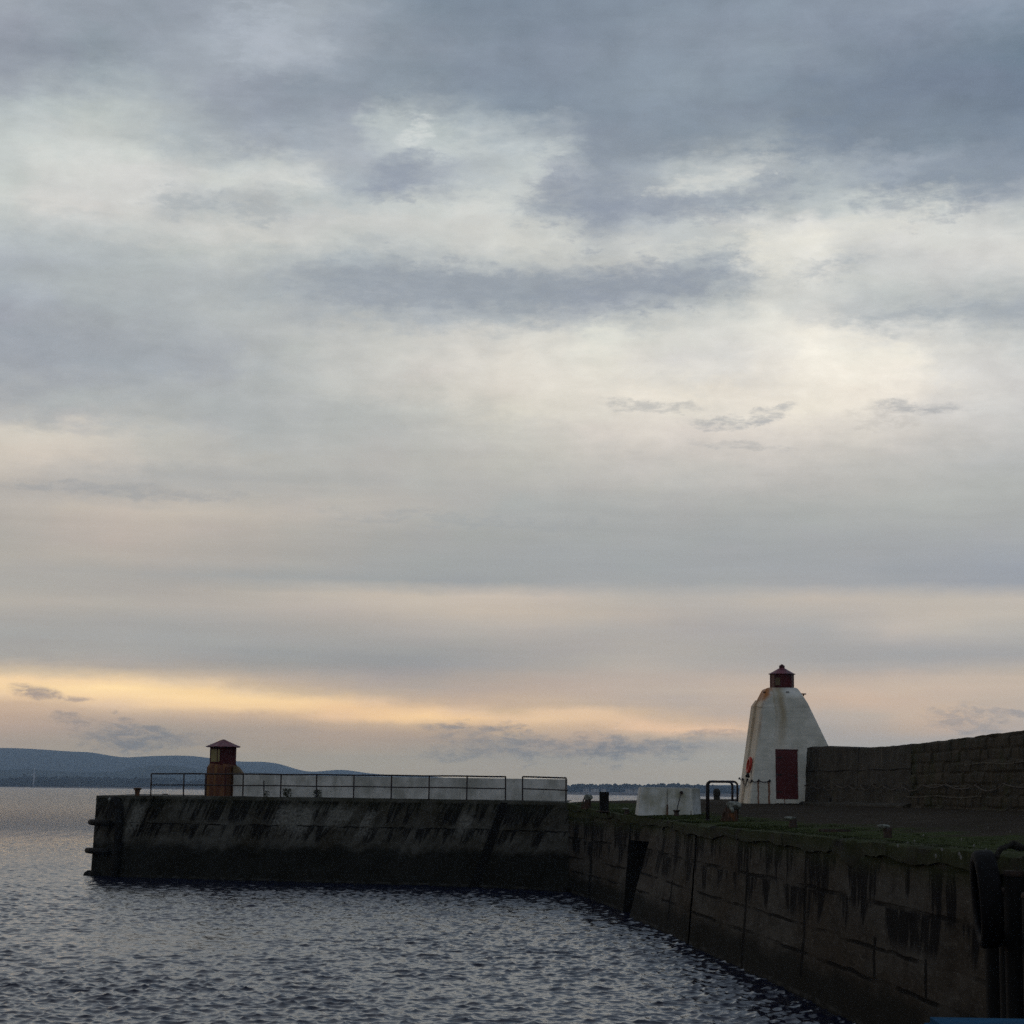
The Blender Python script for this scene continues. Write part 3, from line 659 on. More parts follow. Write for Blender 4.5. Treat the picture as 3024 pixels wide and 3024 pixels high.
def tower_paint():
    m, t, b = mat_new('lighthouse_white_paint')
    p = t.pos()
    x, y, z = t.sep(p)
    n = t.noise(p, 1.2, 6, 0.65)
    c = t.mix(t.ss(n, 0.35, 0.68), (0.72, 0.72, 0.66), (0.52, 0.53, 0.47))
    sp = t.noise(t.vscale(p, 1, 1, 1.6), 7.0, 4, 0.6)
    c = t.mix(t.m('MULTIPLY', t.ss(sp, 0.66, 0.76), 0.45), c, (0.12, 0.11, 0.09))
    # board marks
    bd = t.noise(t.vscale(p, 0.5, 0.5, 9.0), 1.0, 3, 0.6)
    c = t.mix(t.m('MULTIPLY', t.ss(bd, 0.5, 0.7), 0.18), c, (0.20, 0.21, 0.20))
    # long brown wash down the middle of the seaward face
    wv = t.m('MULTIPLY', t.m('SUBTRACT', t.noise(t.vscale(p, 1, 1, 0.7), 1.1, 4, 0.6), 0.5), 0.5)
    for (cx, sg, z0, z1, amt) in ((11.25, 0.30, 4.9, 7.6, 0.8), (11.0, 0.07, 5.6, 8.1, 0.6)):
        d = t.m('ABSOLUTE', t.m('SUBTRACT', t.m('ADD', x, wv), cx))
        f = t.m('MULTIPLY', t.ss(d, 0.0, sg, 1.0, 0.0), t.m('MULTIPLY', t.ss(z, z0, z1), amt))
        c = t.mix(f, c, (0.34, 0.28, 0.17))
    # rust under the four chain eyes
    wz = t.m('MULTIPLY', t.m('SUBTRACT', t.noise(t.vscale(p, 2, 2, 3.0), 1.0, 4, 0.6), 0.5), 0.10)
    for (cx, cy, wd) in ((10.27, 85.0, .05), (10.71, 85.0, .06), (9.95, 85.5, .05), (9.95, 87.4, .2), (11.35, 85.0, .03)):
        if cy > 85.1:
            d = t.m('MULTIPLY', t.m('ABSOLUTE', t.m('SUBTRACT', t.m('ADD', y, wz), cy)), 0.5)
            only = t.m('LESS_THAN', x, 10.06)
        else:
            d = t.m('ABSOLUTE', t.m('SUBTRACT', t.m('ADD', x, wz), cx))
            only = 1.0
        f = t.m('MULTIPLY', t.m('MULTIPLY', t.ss(d, wd * 0.35, wd, 1.0, 0.0), t.ss(z, 4.57 if cx < 11 else 3.9, (4.6 if cx < 11 else 3.93), 0.92, 0.0)), only)
        c = t.mix(f, c, (0.17, 0.055, 0.018))
    # orange rust on the left shoulder and under the lantern
    sh = t.m('ADD', z, t.m('MULTIPLY', t.m('SUBTRACT', x, 10.9), -0.9))
    rn = t.noise(t.vscale(p, 1.5, 1.5, 1.0), 1.4, 5, 0.6)
    f = t.m('MULTIPLY', t.m('MULTIPLY', t.ss(sh, 8.02, 8.35), t.ss(x, 10.7, 11.1, 1.0, 0.2)), t.ss(rn, 0.26, 0.50))
    f = t.m('MULTIPLY', f, t.ss(z, 7.45, 7.9))
    c = t.mix(f, c, (0.42, 0.16, 0.04))
    xe = t.m('SUBTRACT', x, t.m('ADD', 9.90, t.m('MULTIPLY', t.m('SUBTRACT', z, 3.6), 0.1335)))
    f = t.m('MULTIPLY', t.m('MULTIPLY', t.ss(xe, 0.02, 0.16, 1.0, 0.0), t.ss(z, 4.8, 7.6)), t.ss(rn, 0.35, 0.6, 0.1, 0.75))
    c = t.mix(f, c, (0.36, 0.19, 0.07))
    # left flank: brighter, warmer light from the left painted in as cream
    x0 = t.m('ADD', 9.90, t.m('MULTIPLY', t.m('SUBTRACT', z, 3.6), 0.1335))
    fl = t.ss(t.m('SUBTRACT', x, x0), 0.0, 0.05, 1.0, 0.0)
    fl = t.m('MULTIPLY', fl, t.ss(z, 8.0, 8.1, 1.0, 0.0))
    c = t.mix(t.m('MULTIPLY', fl, 0.45), c, (0.78, 0.68, 0.50))
    t._in(b.inputs['Base Color'], c)
    b.inputs['Roughness'].default_value = 0.7
    b.inputs['Specular IOR Level'].default_value = 0.25
    t._in(b.inputs['Normal'], t.bump(t.m('ADD', t.noise(p, 16, 5, 0.65), bd), 0.35, 0.012))
    return m


M_tower = tower_paint()

# ------------------------------------------------------------------ ground levels
EDGE = [(2.42, 84.4, 3.60), (2.84, 82.3, 3.47), (3.30, 79.0, 3.38), (4.27, 70.2, 3.24), (4.80, 66.0, 3.20), (5.08, 56.3, 3.20), (5.84, 45.3, 3.21),
        (6.27, 38.2, 3.23), (6.72, 30.1, 3.25), (6.86, 27.0, 3.27), (7.3, 18.0, 3.3)]
FOOT = [(2.43, 84.5), (2.71, 82.3), (3.2, 78.5), (4.02, 70.2), (4.2, 68.4), (4.84, 56.3), (5.68, 45.3), (6.13, 38.2), (6.62, 30.1), (6.80, 27.0), (7.25, 18.0)]
eY = np.array([e[1] for e in EDGE])[::-1]
eX = np.array([e[0] for e in EDGE])[::-1]
eZ = np.array([e[2] for e in EDGE])[::-1]
fY = np.array([e[1] for e in FOOT])[::-1]
fX = np.array([e[0] for e in FOOT])[::-1]
# seaward wall line (its face towards the harbour)
WALL = [(12.02, 84.0), (12.45, 81.6), (13.15, 78.0), (13.98, 72.0), (14.55, 66.0), (14.95, 60.0), (15.6, 52.0), (16.6, 42.0), (18.0, 30.0), (19.0, 18.0)]
wY = np.array([e[1] for e in WALL])[::-1]
wX = np.array([e[0] for e in WALL])[::-1]


def edge_x(y): return np.interp(y, eY, eX)
def edge_z(y): return np.interp(y, eY, eZ)


def ground_z(x, y):
    ex = edge_x(y)
    wx = np.interp(y, wY, wX)
    s = np.clip((x - ex) / np.maximum(wx - ex, 0.1), 0, 1.4)
    s = s * s * (3 - 2 * np.minimum(s, 1)) * 0.5 + s * 0.5
    back = np.where(y > 84, 3.66 + (y - 84) * 0.0095, 3.64)
    return edge_z(np.minimum(y, 84.4)) * (1 - s) + back * s


def gz(x, y):
    return float(ground_z(np.array(float(x)), np.array(float(y))))


# ------------------------------------------------------------------ quay deck (ground)
def deck_material():
    m, t, b = mat_new('worn_quay_surface')
    p = t.pos()
    a = t.node('ShaderNodeAttribute', attribute_name='inset').outputs['Fac']
    n = t.noise(p, 0.5, 6, 0.65)
    c = t.mix(t.ss(n, 0.35, 0.65), (0.029, 0.022, 0.015), (0.044, 0.035, 0.025))
    n2 = t.noise(t.vscale(p, 1.0, 0.35, 1.0), 2.5, 6, 0.7)
    c = t.mix(t.m('MULTIPLY', t.ss(n2, 0.55, 0.7), 0.6), c, (0.058, 0.052, 0.042))
    g = t.noise(t.vscale(p, 1.0, 0.5, 1.0), 0.9, 7, 0.72)
    near = t.ss(a, 0.2, 3.8, 1.0, 0.0)
    moss = t.ss(t.m('ADD', g, t.m('MULTIPLY', near, 0.30)), 0.56, 0.70)
    mc = t.mix(t.ss(t.noise(p, 5.0, 5, 0.7), 0.35, 0.65), (0.044, 0.064, 0.012), (0.020, 0.030, 0.008))
    c = t.mix(t.m('MULTIPLY', moss, t.ss(a, 3.0, 6.5, 0.95, 0.35)), c, mc)
    gv = t.noise(p, 14.0, 3, 0.6)
    c = t.mix(t.m('MULTIPLY', t.ss(gv, 0.62, 0.72), 0.5), c, (0.10, 0.095, 0.085))
    t._in(b.inputs['Base Color'], c)
    b.inputs['Roughness'].default_value = 1.0
    b.inputs['Specular IOR Level'].default_value = 0.04
    t._in(b.inputs['Normal'], t.bump(t.m('ADD', t.noise(p, 9, 5, 0.7), t.m('MULTIPLY', moss, 0.6)), 0.6, 0.04))
    return m


ys = np.concatenate([np.arange(18, 84.3, 0.33), np.arange(84.4, 100.2, 0.4)])
ss_ = np.linspace(0, 1, 60) ** 1.6
YY, SS = np.meshgrid(ys, ss_, indexing='ij')
# right of the corner the deck runs on to the seaward edge at X = 22
x0 = np.where(YY > 84.4, 2.42 + (YY - 84.4) * 0.10, edge_x(YY) + 0.42)
XX = x0 + SS * (21.5 - x0)
ZZ = ground_z(XX, YY) + 0.035 * fbm(XX * 0.8, YY * 0.5, 3, 4) * np.clip(SS * 12, 0, 1)
deck = mesh_obj('quay_deck', np.stack([XX, YY, ZZ], -1).reshape(-1, 3), grid_faces(len(ys), 60, True), deck_material(), smooth=True)
tag(deck, kind='structure')
at_ = deck.data.attributes.new('inset', 'FLOAT', 'POINT')
at_.data.foreach_set('value', np.where(YY > 84.4, 5.0, XX - x0).astype(np.float32).ravel())

# solid mass of the quay behind the facing: seaward side and far side
sea = MB()
sea.loft([[(2.6, 100.3, z), (21.6, 100.3, z), (21.6, 17.8, z), (21.2, 17.8, z), (21.2, 99.9, z), (2.6, 99.9, z)] for z in (-2.0, 3.3)])
o = sea.build('sea_revetment', M_pier)
tag(o, kind='structure')

# ------------------------------------------------------------------ quay wall
quay = thing('quay_wall', 'long dark stained concrete quay wall with cracked coping running towards the camera', 'quay wall', (6.5, 40, 0))


def wall_strip(y0, y1, z0f, z1f, dy, nz, off, bulge, name, mat, seed, flare=None):
    n = max(int((y1 - y0) / dy), 2)
    y = np.linspace(y0, y1, n)
    v = np.linspace(0, 1, nz)
    Y, V = np.meshgrid(y, v, indexing='ij')
    zb = z0f(Y)
    zt = z1f(Y)
    Z = zb + (zt - zb) * V
    fx = np.interp(Y, fY, fX)
    ex = np.interp(Y, eY, eX)
    k = np.clip(Z / np.interp(Y, eY, eZ), -0.6, 1)
    X = fx + (ex - fx) * k + off
    if flare is not None:
        X = X + flare(Y, k)
    X = X + bulge * fbm(Y * 0.9, Z * 1.6, seed, 5)
    return np.stack([X, Y, Z], -1), n, nz


def crack_z(Y):
    return np.interp(Y, eY, eZ) - 0.27 + 0.17 * fbm(Y * 0.6, Y * 0 + 3.3, 5, 6) - 0.20 * np.exp(-((Y - 37.9) / 0.5) ** 2)


SLOT0, SLOT1 = 68.2, 71.0


def add_face(name, mat, P, n, nz, parent, flip):
    return mesh_obj(name, P.reshape(-1, 3), grid_faces(n, nz, flip), mat, parent, smooth=True)


top_under = lambda Y: crack_z(Y) + 0.02
low = lambda Y: Y * 0 - 1.2
slot_flare = lambda Y, k: -0.0 * Y + np.where(Y > 60, -0.25 * (1 - k) * np.clip((Y - 60) / 8, 0, 1), 0) + np.where(Y > 64, 0.30 * k * np.clip((Y - 64) / 4, 0, 1), 0)
# near section (two lengths either side of the deep joint), then the recess, then the far section
for (a, b_, fl) in ((18.0, 29.2, None), (29.2, 56.0, None), (56.22, SLOT0, slot_flare)):
    P, n, nz = wall_strip(a, b_, low, top_under, 0.11, 56, 0.03, 0.035, 'wall_face', M_quay, 21, fl)
    add_face('wall_face', M_quay, P, n, nz, quay, False)
P, n, nz = wall_strip(SLOT1, 84.4, low, top_under, 0.11, 56, 0.03, 0.035, 'wall_face', M_quay, 21)
add_face('wall_face', M_quay, P, n, nz, quay, False)
end_line = P[0].copy()
# deep vertical joint: floor and sides set back
jm = MB()
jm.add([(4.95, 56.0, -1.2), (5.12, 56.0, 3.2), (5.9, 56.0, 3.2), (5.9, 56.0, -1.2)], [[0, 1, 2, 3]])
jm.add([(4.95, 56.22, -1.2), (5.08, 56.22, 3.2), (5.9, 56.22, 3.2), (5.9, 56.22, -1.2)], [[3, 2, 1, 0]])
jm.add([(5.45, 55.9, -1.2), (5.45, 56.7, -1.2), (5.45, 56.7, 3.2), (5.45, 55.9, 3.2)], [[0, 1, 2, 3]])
jm.build('open_joint', M_timber_recess_shade, quay, normals=False)
# recess between the two lengths, under a lintel
rm = MB()
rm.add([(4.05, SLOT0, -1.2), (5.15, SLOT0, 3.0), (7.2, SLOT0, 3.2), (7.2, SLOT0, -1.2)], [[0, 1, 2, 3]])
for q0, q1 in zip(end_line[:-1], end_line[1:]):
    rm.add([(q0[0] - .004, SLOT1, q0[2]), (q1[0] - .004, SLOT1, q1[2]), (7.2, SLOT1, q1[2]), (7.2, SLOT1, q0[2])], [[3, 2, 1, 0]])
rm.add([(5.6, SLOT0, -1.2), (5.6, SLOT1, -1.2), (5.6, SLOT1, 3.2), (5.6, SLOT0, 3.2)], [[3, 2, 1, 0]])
rm.build('recess', M_timber_recess_shade, quay, normals=False)  # faces coloured near black to stand for the shade inside the slot
lt = MB()
lt.loft([[(4.20, 71.02, z0), (4.90, SLOT0 - .2, z0), (6.2, SLOT0 - .2, z0), (6.2, 71.02, z0)] for z0 in (2.42, 3.23)])
lt.build('lintel', M_quay, quay)

# coping course, broken along its lower edge
for (a, b_) in ((18.0, 61.4), (61.5, 84.45)):
    P, n, nz = wall_strip(a, b_, crack_z, lambda Y: np.interp(Y, eY, eZ) - 0.02, 0.08, 9, -0.035, 0.045, 'coping', M_coping, 31,
                          (lambda Y, k: np.where(Y > 64, 0.30 * np.clip((Y - 64) / 4, 0, 1) * (Y < 72) * np.clip((72 - Y) / 3, 0, 1), 0)) if b_ > 70 else None)
    yy = P[:, 0, 1]
    # chips in the arris, and one spalled length
    P[:, :, 0] += (0.16 * np.exp(-((yy - 37.6) / 0.55) ** 2))[:, None] * np.linspace(1.0, 0.2, P.shape[1])[None]
    chip = np.clip(fbm(yy * 1.1, yy * 0 + 9.1, 77, 5) - 0.12, 0, 1)
    P[:, -1, 0] += chip * 0.14
    P[:, -1, 2] -= chip * 0.10
    # underside and top strips
    under = P[:, :1].copy(); under[..., 0] += 0.12
    t1 = P[:, -1:].copy(); t1[..., 0] += 0.05; t1[..., 2] = (np.interp(yy, eY, eZ) + 0.0)[:, None] - (chip * 0.1)[:, None]
    t2 = P[:, -1:].copy(); t2[..., 0] = (np.interp(yy, eY, eX) + 0.25)[:, None]; t2[..., 2] = (np.interp(yy, eY, eZ) + 0.008)[:, None]
    t3 = t2.copy(); t3[..., 0] += 0.30; t3[..., 2] = np.array([gz(x, y) for x, y in zip(t3[:, 0, 0], yy)])[:, None] - 0.012
    P = np.concatenate([under, P, t1, t2, t3], 1)
    cpo = add_face('coping', M_coping, P, P.shape[0], P.shape[1], quay, False)
    cpo.data.polygons.foreach_set('use_smooth', [False] * len(cpo.data.polygons))

# ------------------------------------------------------------------ pier arm
pier = thing('harbour_pier', 'dark battered concrete pier arm across the harbour mouth', 'pier', (-8, 91, 0))
PT = [(-18.92, 95.2, 3.59), (-17.73, 93.8, 3.60), (-12.0, 91.6, 3.63), (-6.0, 89.8, 3.64), (-1.3, 88.0, 3.64), (0.9, 86.4, 3.63), (2.44, 84.42, 3.60)]
ptx = np.array([p[0] for p in PT]); pty = np.array([p[1] for p in PT]); ptz = np.array([p[2] for p in PT])


def pier_face(x0_, x1_, name, off_top, seed):
    n = int((x1_ - x0_) / 0.09)
    x = np.linspace(x0_, x1_, n)
    v = np.linspace(0, 1, 60)
    X, V = np.meshgrid(x, v, indexing='ij')
    zt = np.interp(X, ptx, ptz)
    Z = -1.2 + (zt + 1.2) * V
    Y = np.interp(X, ptx, pty)
    k = np.clip(Z / zt, -0.5, 1)
    ty = Y - 0.28 * (1 - k) + 0.05 * fbm((X - 0.42 * Z) * 0.8, Z * 1.2, seed, 5)
    tx = X - 0.07 * (1 - k) * np.clip((-15 - X) / 3, 0, 1)
    # a thin overhanging nosing at the very top
    ty = ty - 0.05 * (V > 0.955)
    return np.stack([tx, ty, Z], -1)


P = pier_face(-18.92, 3.3, 'pier_face', 0, 41)
mesh_obj('pier_face', P.reshape(-1, 3), grid_faces(P.shape[0], P.shape[1], False), M_pier, pier, smooth=True)
# end, back and deck of the arm
pm = MB()
BK = [(-18.0, 101.0), (-11.0, 97.4), (-4.0, 95.4), (2.2, 94.0)]
pm.add([(-19.02, 95.1, -1.2), (-18.92, 95.2, 3.59), (-18.0, 101.0, 3.62), (-18.3, 101.2, -1.2)], [[0, 1, 2, 3]])
pm.add([(x, y, z) for (x, y) in BK for z in (-1.2, 3.62)], [[0, 1, 3, 2], [2, 3, 5, 4], [4, 5, 7, 6]])
pm.build('pier_back', M_pier, pier)
M_pdeck = plain('pier_deck_concrete', (0.055, 0.055, 0.05), rough=0.9, scale=2.5, col2=(0.035, 0.04, 0.025), bump=0.4)
n = 120
xs_ = np.linspace(-18.92, 2.44, n)
fr = np.stack([xs_, np.interp(xs_, ptx, pty) - 0.05, np.interp(xs_, ptx, ptz)], -1)
bx = np.linspace(-18.0, 2.9, n)
bk = np.stack([bx, np.interp(bx, [b[0] for b in BK], [b[1] for b in BK]), np.full(n, 3.66)], -1)
G = np.stack([fr * (1 - s) + bk * s for s in np.linspace(0, 1, 14)], 1)
G[:, 1:-1, 2] += 0.02 * fbm(G[:, 1:-1, 0], G[:, 1:-1, 1], 8, 3)
mesh_obj('pier_deck', G.reshape(-1, 3), grid_faces(n, 14, True), M_pdeck, pier, smooth=True)

# leaning timber fender that slants down the pier face
def slanted(x_top, x_bot, z_bot, wd, pr, name):
    mb = MB()
    rings = []
    for k in np.linspace(0, 1, 12):
        z = z_bot + (3.55 - z_bot) * k
        x = x_bot + (x_top - x_bot) * k
        y = np.interp(x, ptx, pty) - 0.28 * (1 - max(z, 0) / 3.6)
        rings.append([(x - wd / 2, y - pr, z), (x + wd / 2, y - pr, z), (x + wd / 2, y + 0.2, z), (x - wd / 2, y + 0.2, z)])
    mb.loft(rings)
    return mb.build(name, M_timber_recess_shade, pier)


slanted(-0.12, -1.62, -0.6, 0.40, 0.14, 'slanted_fender')
# post fixed near the pier head, bent over at the top
pf = MB()
pf.tube([(-18.05, 93.9, 3.48), (-17.7, 93.55, 3.42), (-17.52, 93.42, 3.1), (-17.5, 93.32, 2.2), (-17.55, 93.2, 0.8), (-17.6, 93.1, -0.5)], [.10, .16, .19, .19, .18, .18], 10)
pf.build('fender_post', M_timber_recess_shade, pier, smooth=True)
kb = MB()
kb.lathe([(0.03, -.09), (.10, -.05), (.11, .03), (.05, .09)], (-18.0, 93.75, 3.42), 10)
kb.build('mooring_ring', M_caplight, pier, smooth=True)
for (z, xl) in ((2.38, -19.10), (1.10, -19.20)):
    lg = MB()
    lg.tube([(xl, 94.95, z), (-18.9, 94.5, z), (-18.3, 93.85, z), (-17.95, 93.5, z)], [.13, .14, .14, .13], 12)
    lg.build('waling_log', M_timber_recess_shade, pier, smooth=True)
for i, (x, y, r) in enumerate(((-19.0, 94.6, .26), (-18.7, 94.2, .3), (2.3, 84.1, .3))):
    rk = MB()
    rk.lathe([(r, -.5), (r * 1.1, -.1), (r * .8, .12), (r * .3, .22)], (x, y, 0), 9, wob=0.5, seed=i)
    tag(rk.build('rock', M_timber_recess_shade, origin=(x, y, 0)), ['dark weedy rock awash at the foot of the pier head', 'low weedy rock lying just right of the pier head corner', 'weedy rock at the inner corner where pier meets quay'][i], 'rock', 'rocks awash at the wall foot')

# ------------------------------------------------------------------ white parapet wall on the pier
par = thing('parapet_wall', 'low off-white painted parapet wall along the pier behind the railing', 'wall', (-5, 92.5, 3.65))
def wall_line(x): return float(np.interp(x, ptx, pty)) + 2.4 if x < -2 else float(np.interp(x, [-2, 2.55], [90.6, 88.9]))
px0, px1 = -12.55, 0.62
segs = [(-12.55, -6.2), (-6.195, 0.62), (0.625, 2.53)]
for i, (a, b_) in enumerate(segs):
    mb = MB()
    pts = np.linspace(a, b_, 10)
    zt = [4.62 + 0.004 * (x + 12) * -1 for x in pts]
    rings = [[(x, wall_line(x), 3.5), (x, wall_line(x), z), (x, wall_line(x) + 0.35, z), (x, wall_line(x) + 0.35, 3.5)] for x, z in zip(pts, zt)]
    mb.loft(rings)
    mb.build('wall_panel', M_white, par)
tuft = []
def plant(x, y, z, h, n, label, seed):
    r_ = random.Random(seed)
    root = thing('weed_clump', label, 'plant', (x, y, z), 'weeds growing on the pier')
    mb = MB()
    for i in range(n * 6):
        a = r_.uniform(0, 2 * pi); rr = h * .55 * r_.random() ** .6; zz_ = z + h * r_.random() ** .8
        px_, py_ = x + rr * cos(a), y + rr * sin(a) * .6
        l_ = .03 + .04 * r_.random(); b_ = r_.uniform(0, 2 * pi); c_ = r_.uniform(-.6, .9)
        d = Vector((cos(b_) * cos(c_), .3 * sin(b_), sin(c_))) * l_
        e = Vector((-d.z, 0, d.x)) * .35
        p = Vector((px_, py_, zz_))
        mb.add([p, p + d * .5 + e, p + d, p + d * .5 - e], [[0, 1, 2, 3]])
    mb.build('leaves', M_weed, root, normals=False)
    sb = MB()
    for i in range(3):
        sb.tube([(x + .03 * i - .03, y, z - .02), (x + .05 * i - .05, y, z + h * .8)], [.012, .005], 5)
    sb.build('stem', M_weed, root)
M_weed = plain('dark_weed_leaf', (0.035, 0.042, 0.018), rough=0.9, scale=20, bump=0)
plant(-9.78, 91.6, 3.63, .38, 60, 'bushy dark weed at the railing foot, right of the short broken post', 1)
plant(-8.4, 91.2, 3.63, .34, 50, 'bushy dark weed below the railing, farthest right of the weeds', 2)
plant(-10.75, 92.0, 3.63, .26, 18, 'thin upright weed against the parapet, nearest the rusted hut', 3)

# ------------------------------------------------------------------ railings
def railing(label, posts, x_end_cap, ycorr=0.10):
    xs = [p for p in posts]
    cx = (xs[0] + xs[-1]) / 2
    def Y(x): return float(np.interp(x, ptx, pty)) + 0.35
    def ZB(x): return float(np.interp(x, ptx, ptz))
    root = thing('safety_railing', label, 'railing', (cx, Y(cx), ZB(cx)), 'tube railings along the pier edge')
    H_ = 1.0
    tp = MB()
    fine = np.linspace(xs[0], xs[-1], 60)
    pts = [(x, Y(x), ZB(x) + H_ + 0.006 * math.sin(x * 2.1)) for x in fine]
    tp.tube(pts, 0.034, 8)
    tp.build('top_rail', M_iron, root, smooth=True)
    md = MB()
    md.tube([(x, Y(x) + .0, ZB(x) + 0.50 + 0.006 * math.sin(x * 1.7)) for x in np.linspace(xs[0], xs[-1] + (0.08 if x_end_cap else 0), 60)], 0.027, 8)
    md.build('mid_rail', M_iron, root, smooth=True)
    r_ = random.Random(int(abs(cx) * 10))
    for x in xs:
        mb = MB()
        ln = r_.uniform(-.012, .012)
        mb.tube([(x + ln, Y(x), ZB(x) + H_), (x, Y(x), ZB(x) - .03)], 0.032, 8)
        mb.lathe([(.065, 0), (.065, .025), (.04, .03)], (x, Y(x), ZB(x) - .01), 10)
        mb.build('post', M_iron, root, smooth=False)
    return root


railing('long dark tube railing running from the pier head past the rusted hut', [-16.15, -14.58, -13.55, -11.78, -10.05, -8.42, -6.75, -5.08, -3.42, -1.78, -0.12], False)
railing('short separate length of dark tube railing, right of the gap near the pier root', [0.60, 2.36], True)
sp = MB()
sp.tube([(-10.88, 92.25, 3.62), (-10.90, 92.22, 4.35)], 0.028, 8)
tag(sp.build('broken_post', M_iron, origin=(-10.88, 92.25, 3.62)), 'short thin leftover post standing alone between the railing and the parapet', 'post')

# ------------------------------------------------------------------ beacon hut on the pier
hut = thing('beacon_hut', 'small rusty brown and red beacon hut with a conical crimson roof on the pier', 'beacon', (-12.95, 94.3, 3.63))
def poly(cx, cy, r, n, rot, z): return [(cx + r * cos(rot + 2 * pi * k / n), cy + r * sin(rot + 2 * pi * k / n), z) for k in range(n)]
hx, hy = -13.08, 94.55
mb = MB()
mb.loft([poly(hx, hy, .735, 4, radians(-71), 3.55), poly(hx, hy, .70, 4, radians(-71), 4.97), poly(hx, hy, .60, 4, radians(-75), 5.10)])
mb.build('lower_casing', M_hutlow, hut)
mb = MB()
mb.loft([poly(hx, hy, .60, 4, radians(-86), 5.05), poly(hx, hy, .60, 4, radians(-86), 5.87)])
mb.build('lantern_room', M_hutred, hut)
# window on the left-hand facet
a0, a1 = radians(-86), radians(-176)
p0 = Vector((hx + .60 * cos(a0), hy + .60 * sin(a0), 0)); p1 = Vector((hx + .60 * cos(a1), hy + .60 * sin(a1), 0))
ed = (p1 - p0).normalized(); nm = Vector((ed.y, -ed.x, 0)) * -1
if nm.y > 0: nm = -nm
def onf(u, d, z): v = p0 + ed * (u * (p1 - p0).length) + nm * d; return (v.x, v.y, z)
mb = MB(); mb.loft([[onf(.10, .03, z), onf(.90, .03, z), onf(.90, -.02, z), onf(.10, -.02, z)] for z in (5.14, 5.80)])
frm = mb.build('window', M_hutred, hut)
mb = MB(); mb.loft([[onf(.16, .045, z), onf(.84, .045, z), onf(.84, .0, z), onf(.16, .0, z)] for z in (5.19, 5.76)])
mb.build('pane', M_amber, frm)
mb = MB(); mb.loft([[onf(.30, .06, z), onf(.34, .06, z), onf(.34, .03, z), onf(.30, .03, z)] for z in (5.19, 5.76)])
mb.build('glazing_bar', M_hutred, frm)
mb = MB()
rings = []
for (r, z) in ((.78, 5.855), (.79, 5.875), (.42, 6.03), (.06, 6.19), (.02, 6.20)):
    rings.append([(hx + r * (1 + (.025 if k % 2 else -.02)) * cos(2 * pi * k / 24), hy + r * (1 + (.025 if k % 2 else -.02)) * sin(2 * pi * k / 24), z + (.012 if k % 2 else -.006)) for k in range(24)])
mb.loft(rings)
mb.build('roof', M_hutroof, hut)
for k in range(4):
    a = radians(-71) + 2 * pi * k / 4
    mb = MB(); mb.tube([(hx + .735 * cos(a), hy + .735 * sin(a), 3.56), (hx + .70 * cos(a), hy + .70 * sin(a), 4.96)], .022, 6)
    mb.build('corner_rib', M_hutred, hut)
M_hutbut = streaky('stained_cream_buttress', (0.20, 0.155, 0.09), (0.10, 0.075, 0.04), (0.26, 0.23, 0.17), rust=(0.18, 0.08, 0.03), sx=3, sz=.5)
mb = MB()
mb.loft([[(x, 94.2, 3.55), (x, 94.2, z), (x, 94.9, z), (x, 94.9, 3.55)] for (x, z) in ((-12.55, 5.02), (-12.38, 5.0), (-12.02, 4.55), (-11.95, 4.50))])
mb.build('buttress', M_hutbut, hut)

# ------------------------------------------------------------------ lighthouse
lh = thing('lighthouse', 'white tapering concrete lighthouse with dark red door and dark red lantern on the quay', 'lighthouse', (11.6, 86.6, 3.6))
def ring(fl, fr, yf, yb, z, ch=0.0, bl=None, br=None):
    bl = fl if bl is None else bl
    br = fr if br is None else br
    return [(fl, yf, z), (fr, yf, z), (fr, yf + .001, z), (br, yb, z), (bl, yb, z), (fl, yf + .001, z)]
mb = MB()
rings = [
    [(9.88, 85.0, 3.45), (14.36, 85.0, 3.45), (14.36, 88.6, 3.45), (9.88, 88.6, 3.45)],
    [(9.88, 85.0, 3.66), (14.33, 85.0, 3.66), (14.33, 88.6, 3.66), (9.88, 88.6, 3.66)],
    [(10.44, 85.3, 7.78), (12.36, 85.3, 7.84), (12.36, 88.0, 7.84), (10.44, 88.0, 7.78)]]
mb.loft(rings, cap=False)
# shoulders: front face continues to a flat band, corners cut back
b0 = [(10.44, 85.3, 7.78), (12.36, 85.3, 7.84), (12.36, 88.0, 7.84), (10.44, 88.0, 7.78)]
f1 = [(10.88, 85.32, 8.08), (12.15, 85.32, 8.10)]
tp = [(10.74, 85.85, 8.46), (12.02, 85.85, 8.47), (12.02, 87.5, 8.47), (10.74, 87.5, 8.46)]
mb.add(b0 + f1 + tp, [[0, 1, 5, 4], [4, 5, 7, 6], [0, 4, 6], [1, 7, 5], [1, 2, 8, 7], [2, 3, 9, 8], [3, 0, 6, 9], [6, 7, 8, 9]])
tower_o = mb.build('tower', M_tower, lh)
bv = tower_o.modifiers.new('rounded_arris', 'BEVEL')
bv.width = 0.10
bv.segments = 4
bv.limit_method = 'ANGLE'
bv.angle_limit = radians(18)
# pilaster on the left flank
mb = MB()
mb.loft([[(9.80, 87.15, 3.45), (10.0, 87.15, 3.45), (10.0, 88.62, 3.45), (9.80, 88.62, 3.45)],
         [(10.33, 86.95, 7.75), (10.5, 86.95, 7.75), (10.5, 88.02, 7.75), (10.33, 88.02, 7.75)],
         [(10.50, 86.95, 8.0), (10.55, 86.95, 8.0), (10.55, 88.0, 8.0), (10.50, 88.0, 8.0)]])
mb.build('flank_pilaster', M_tower, lh)
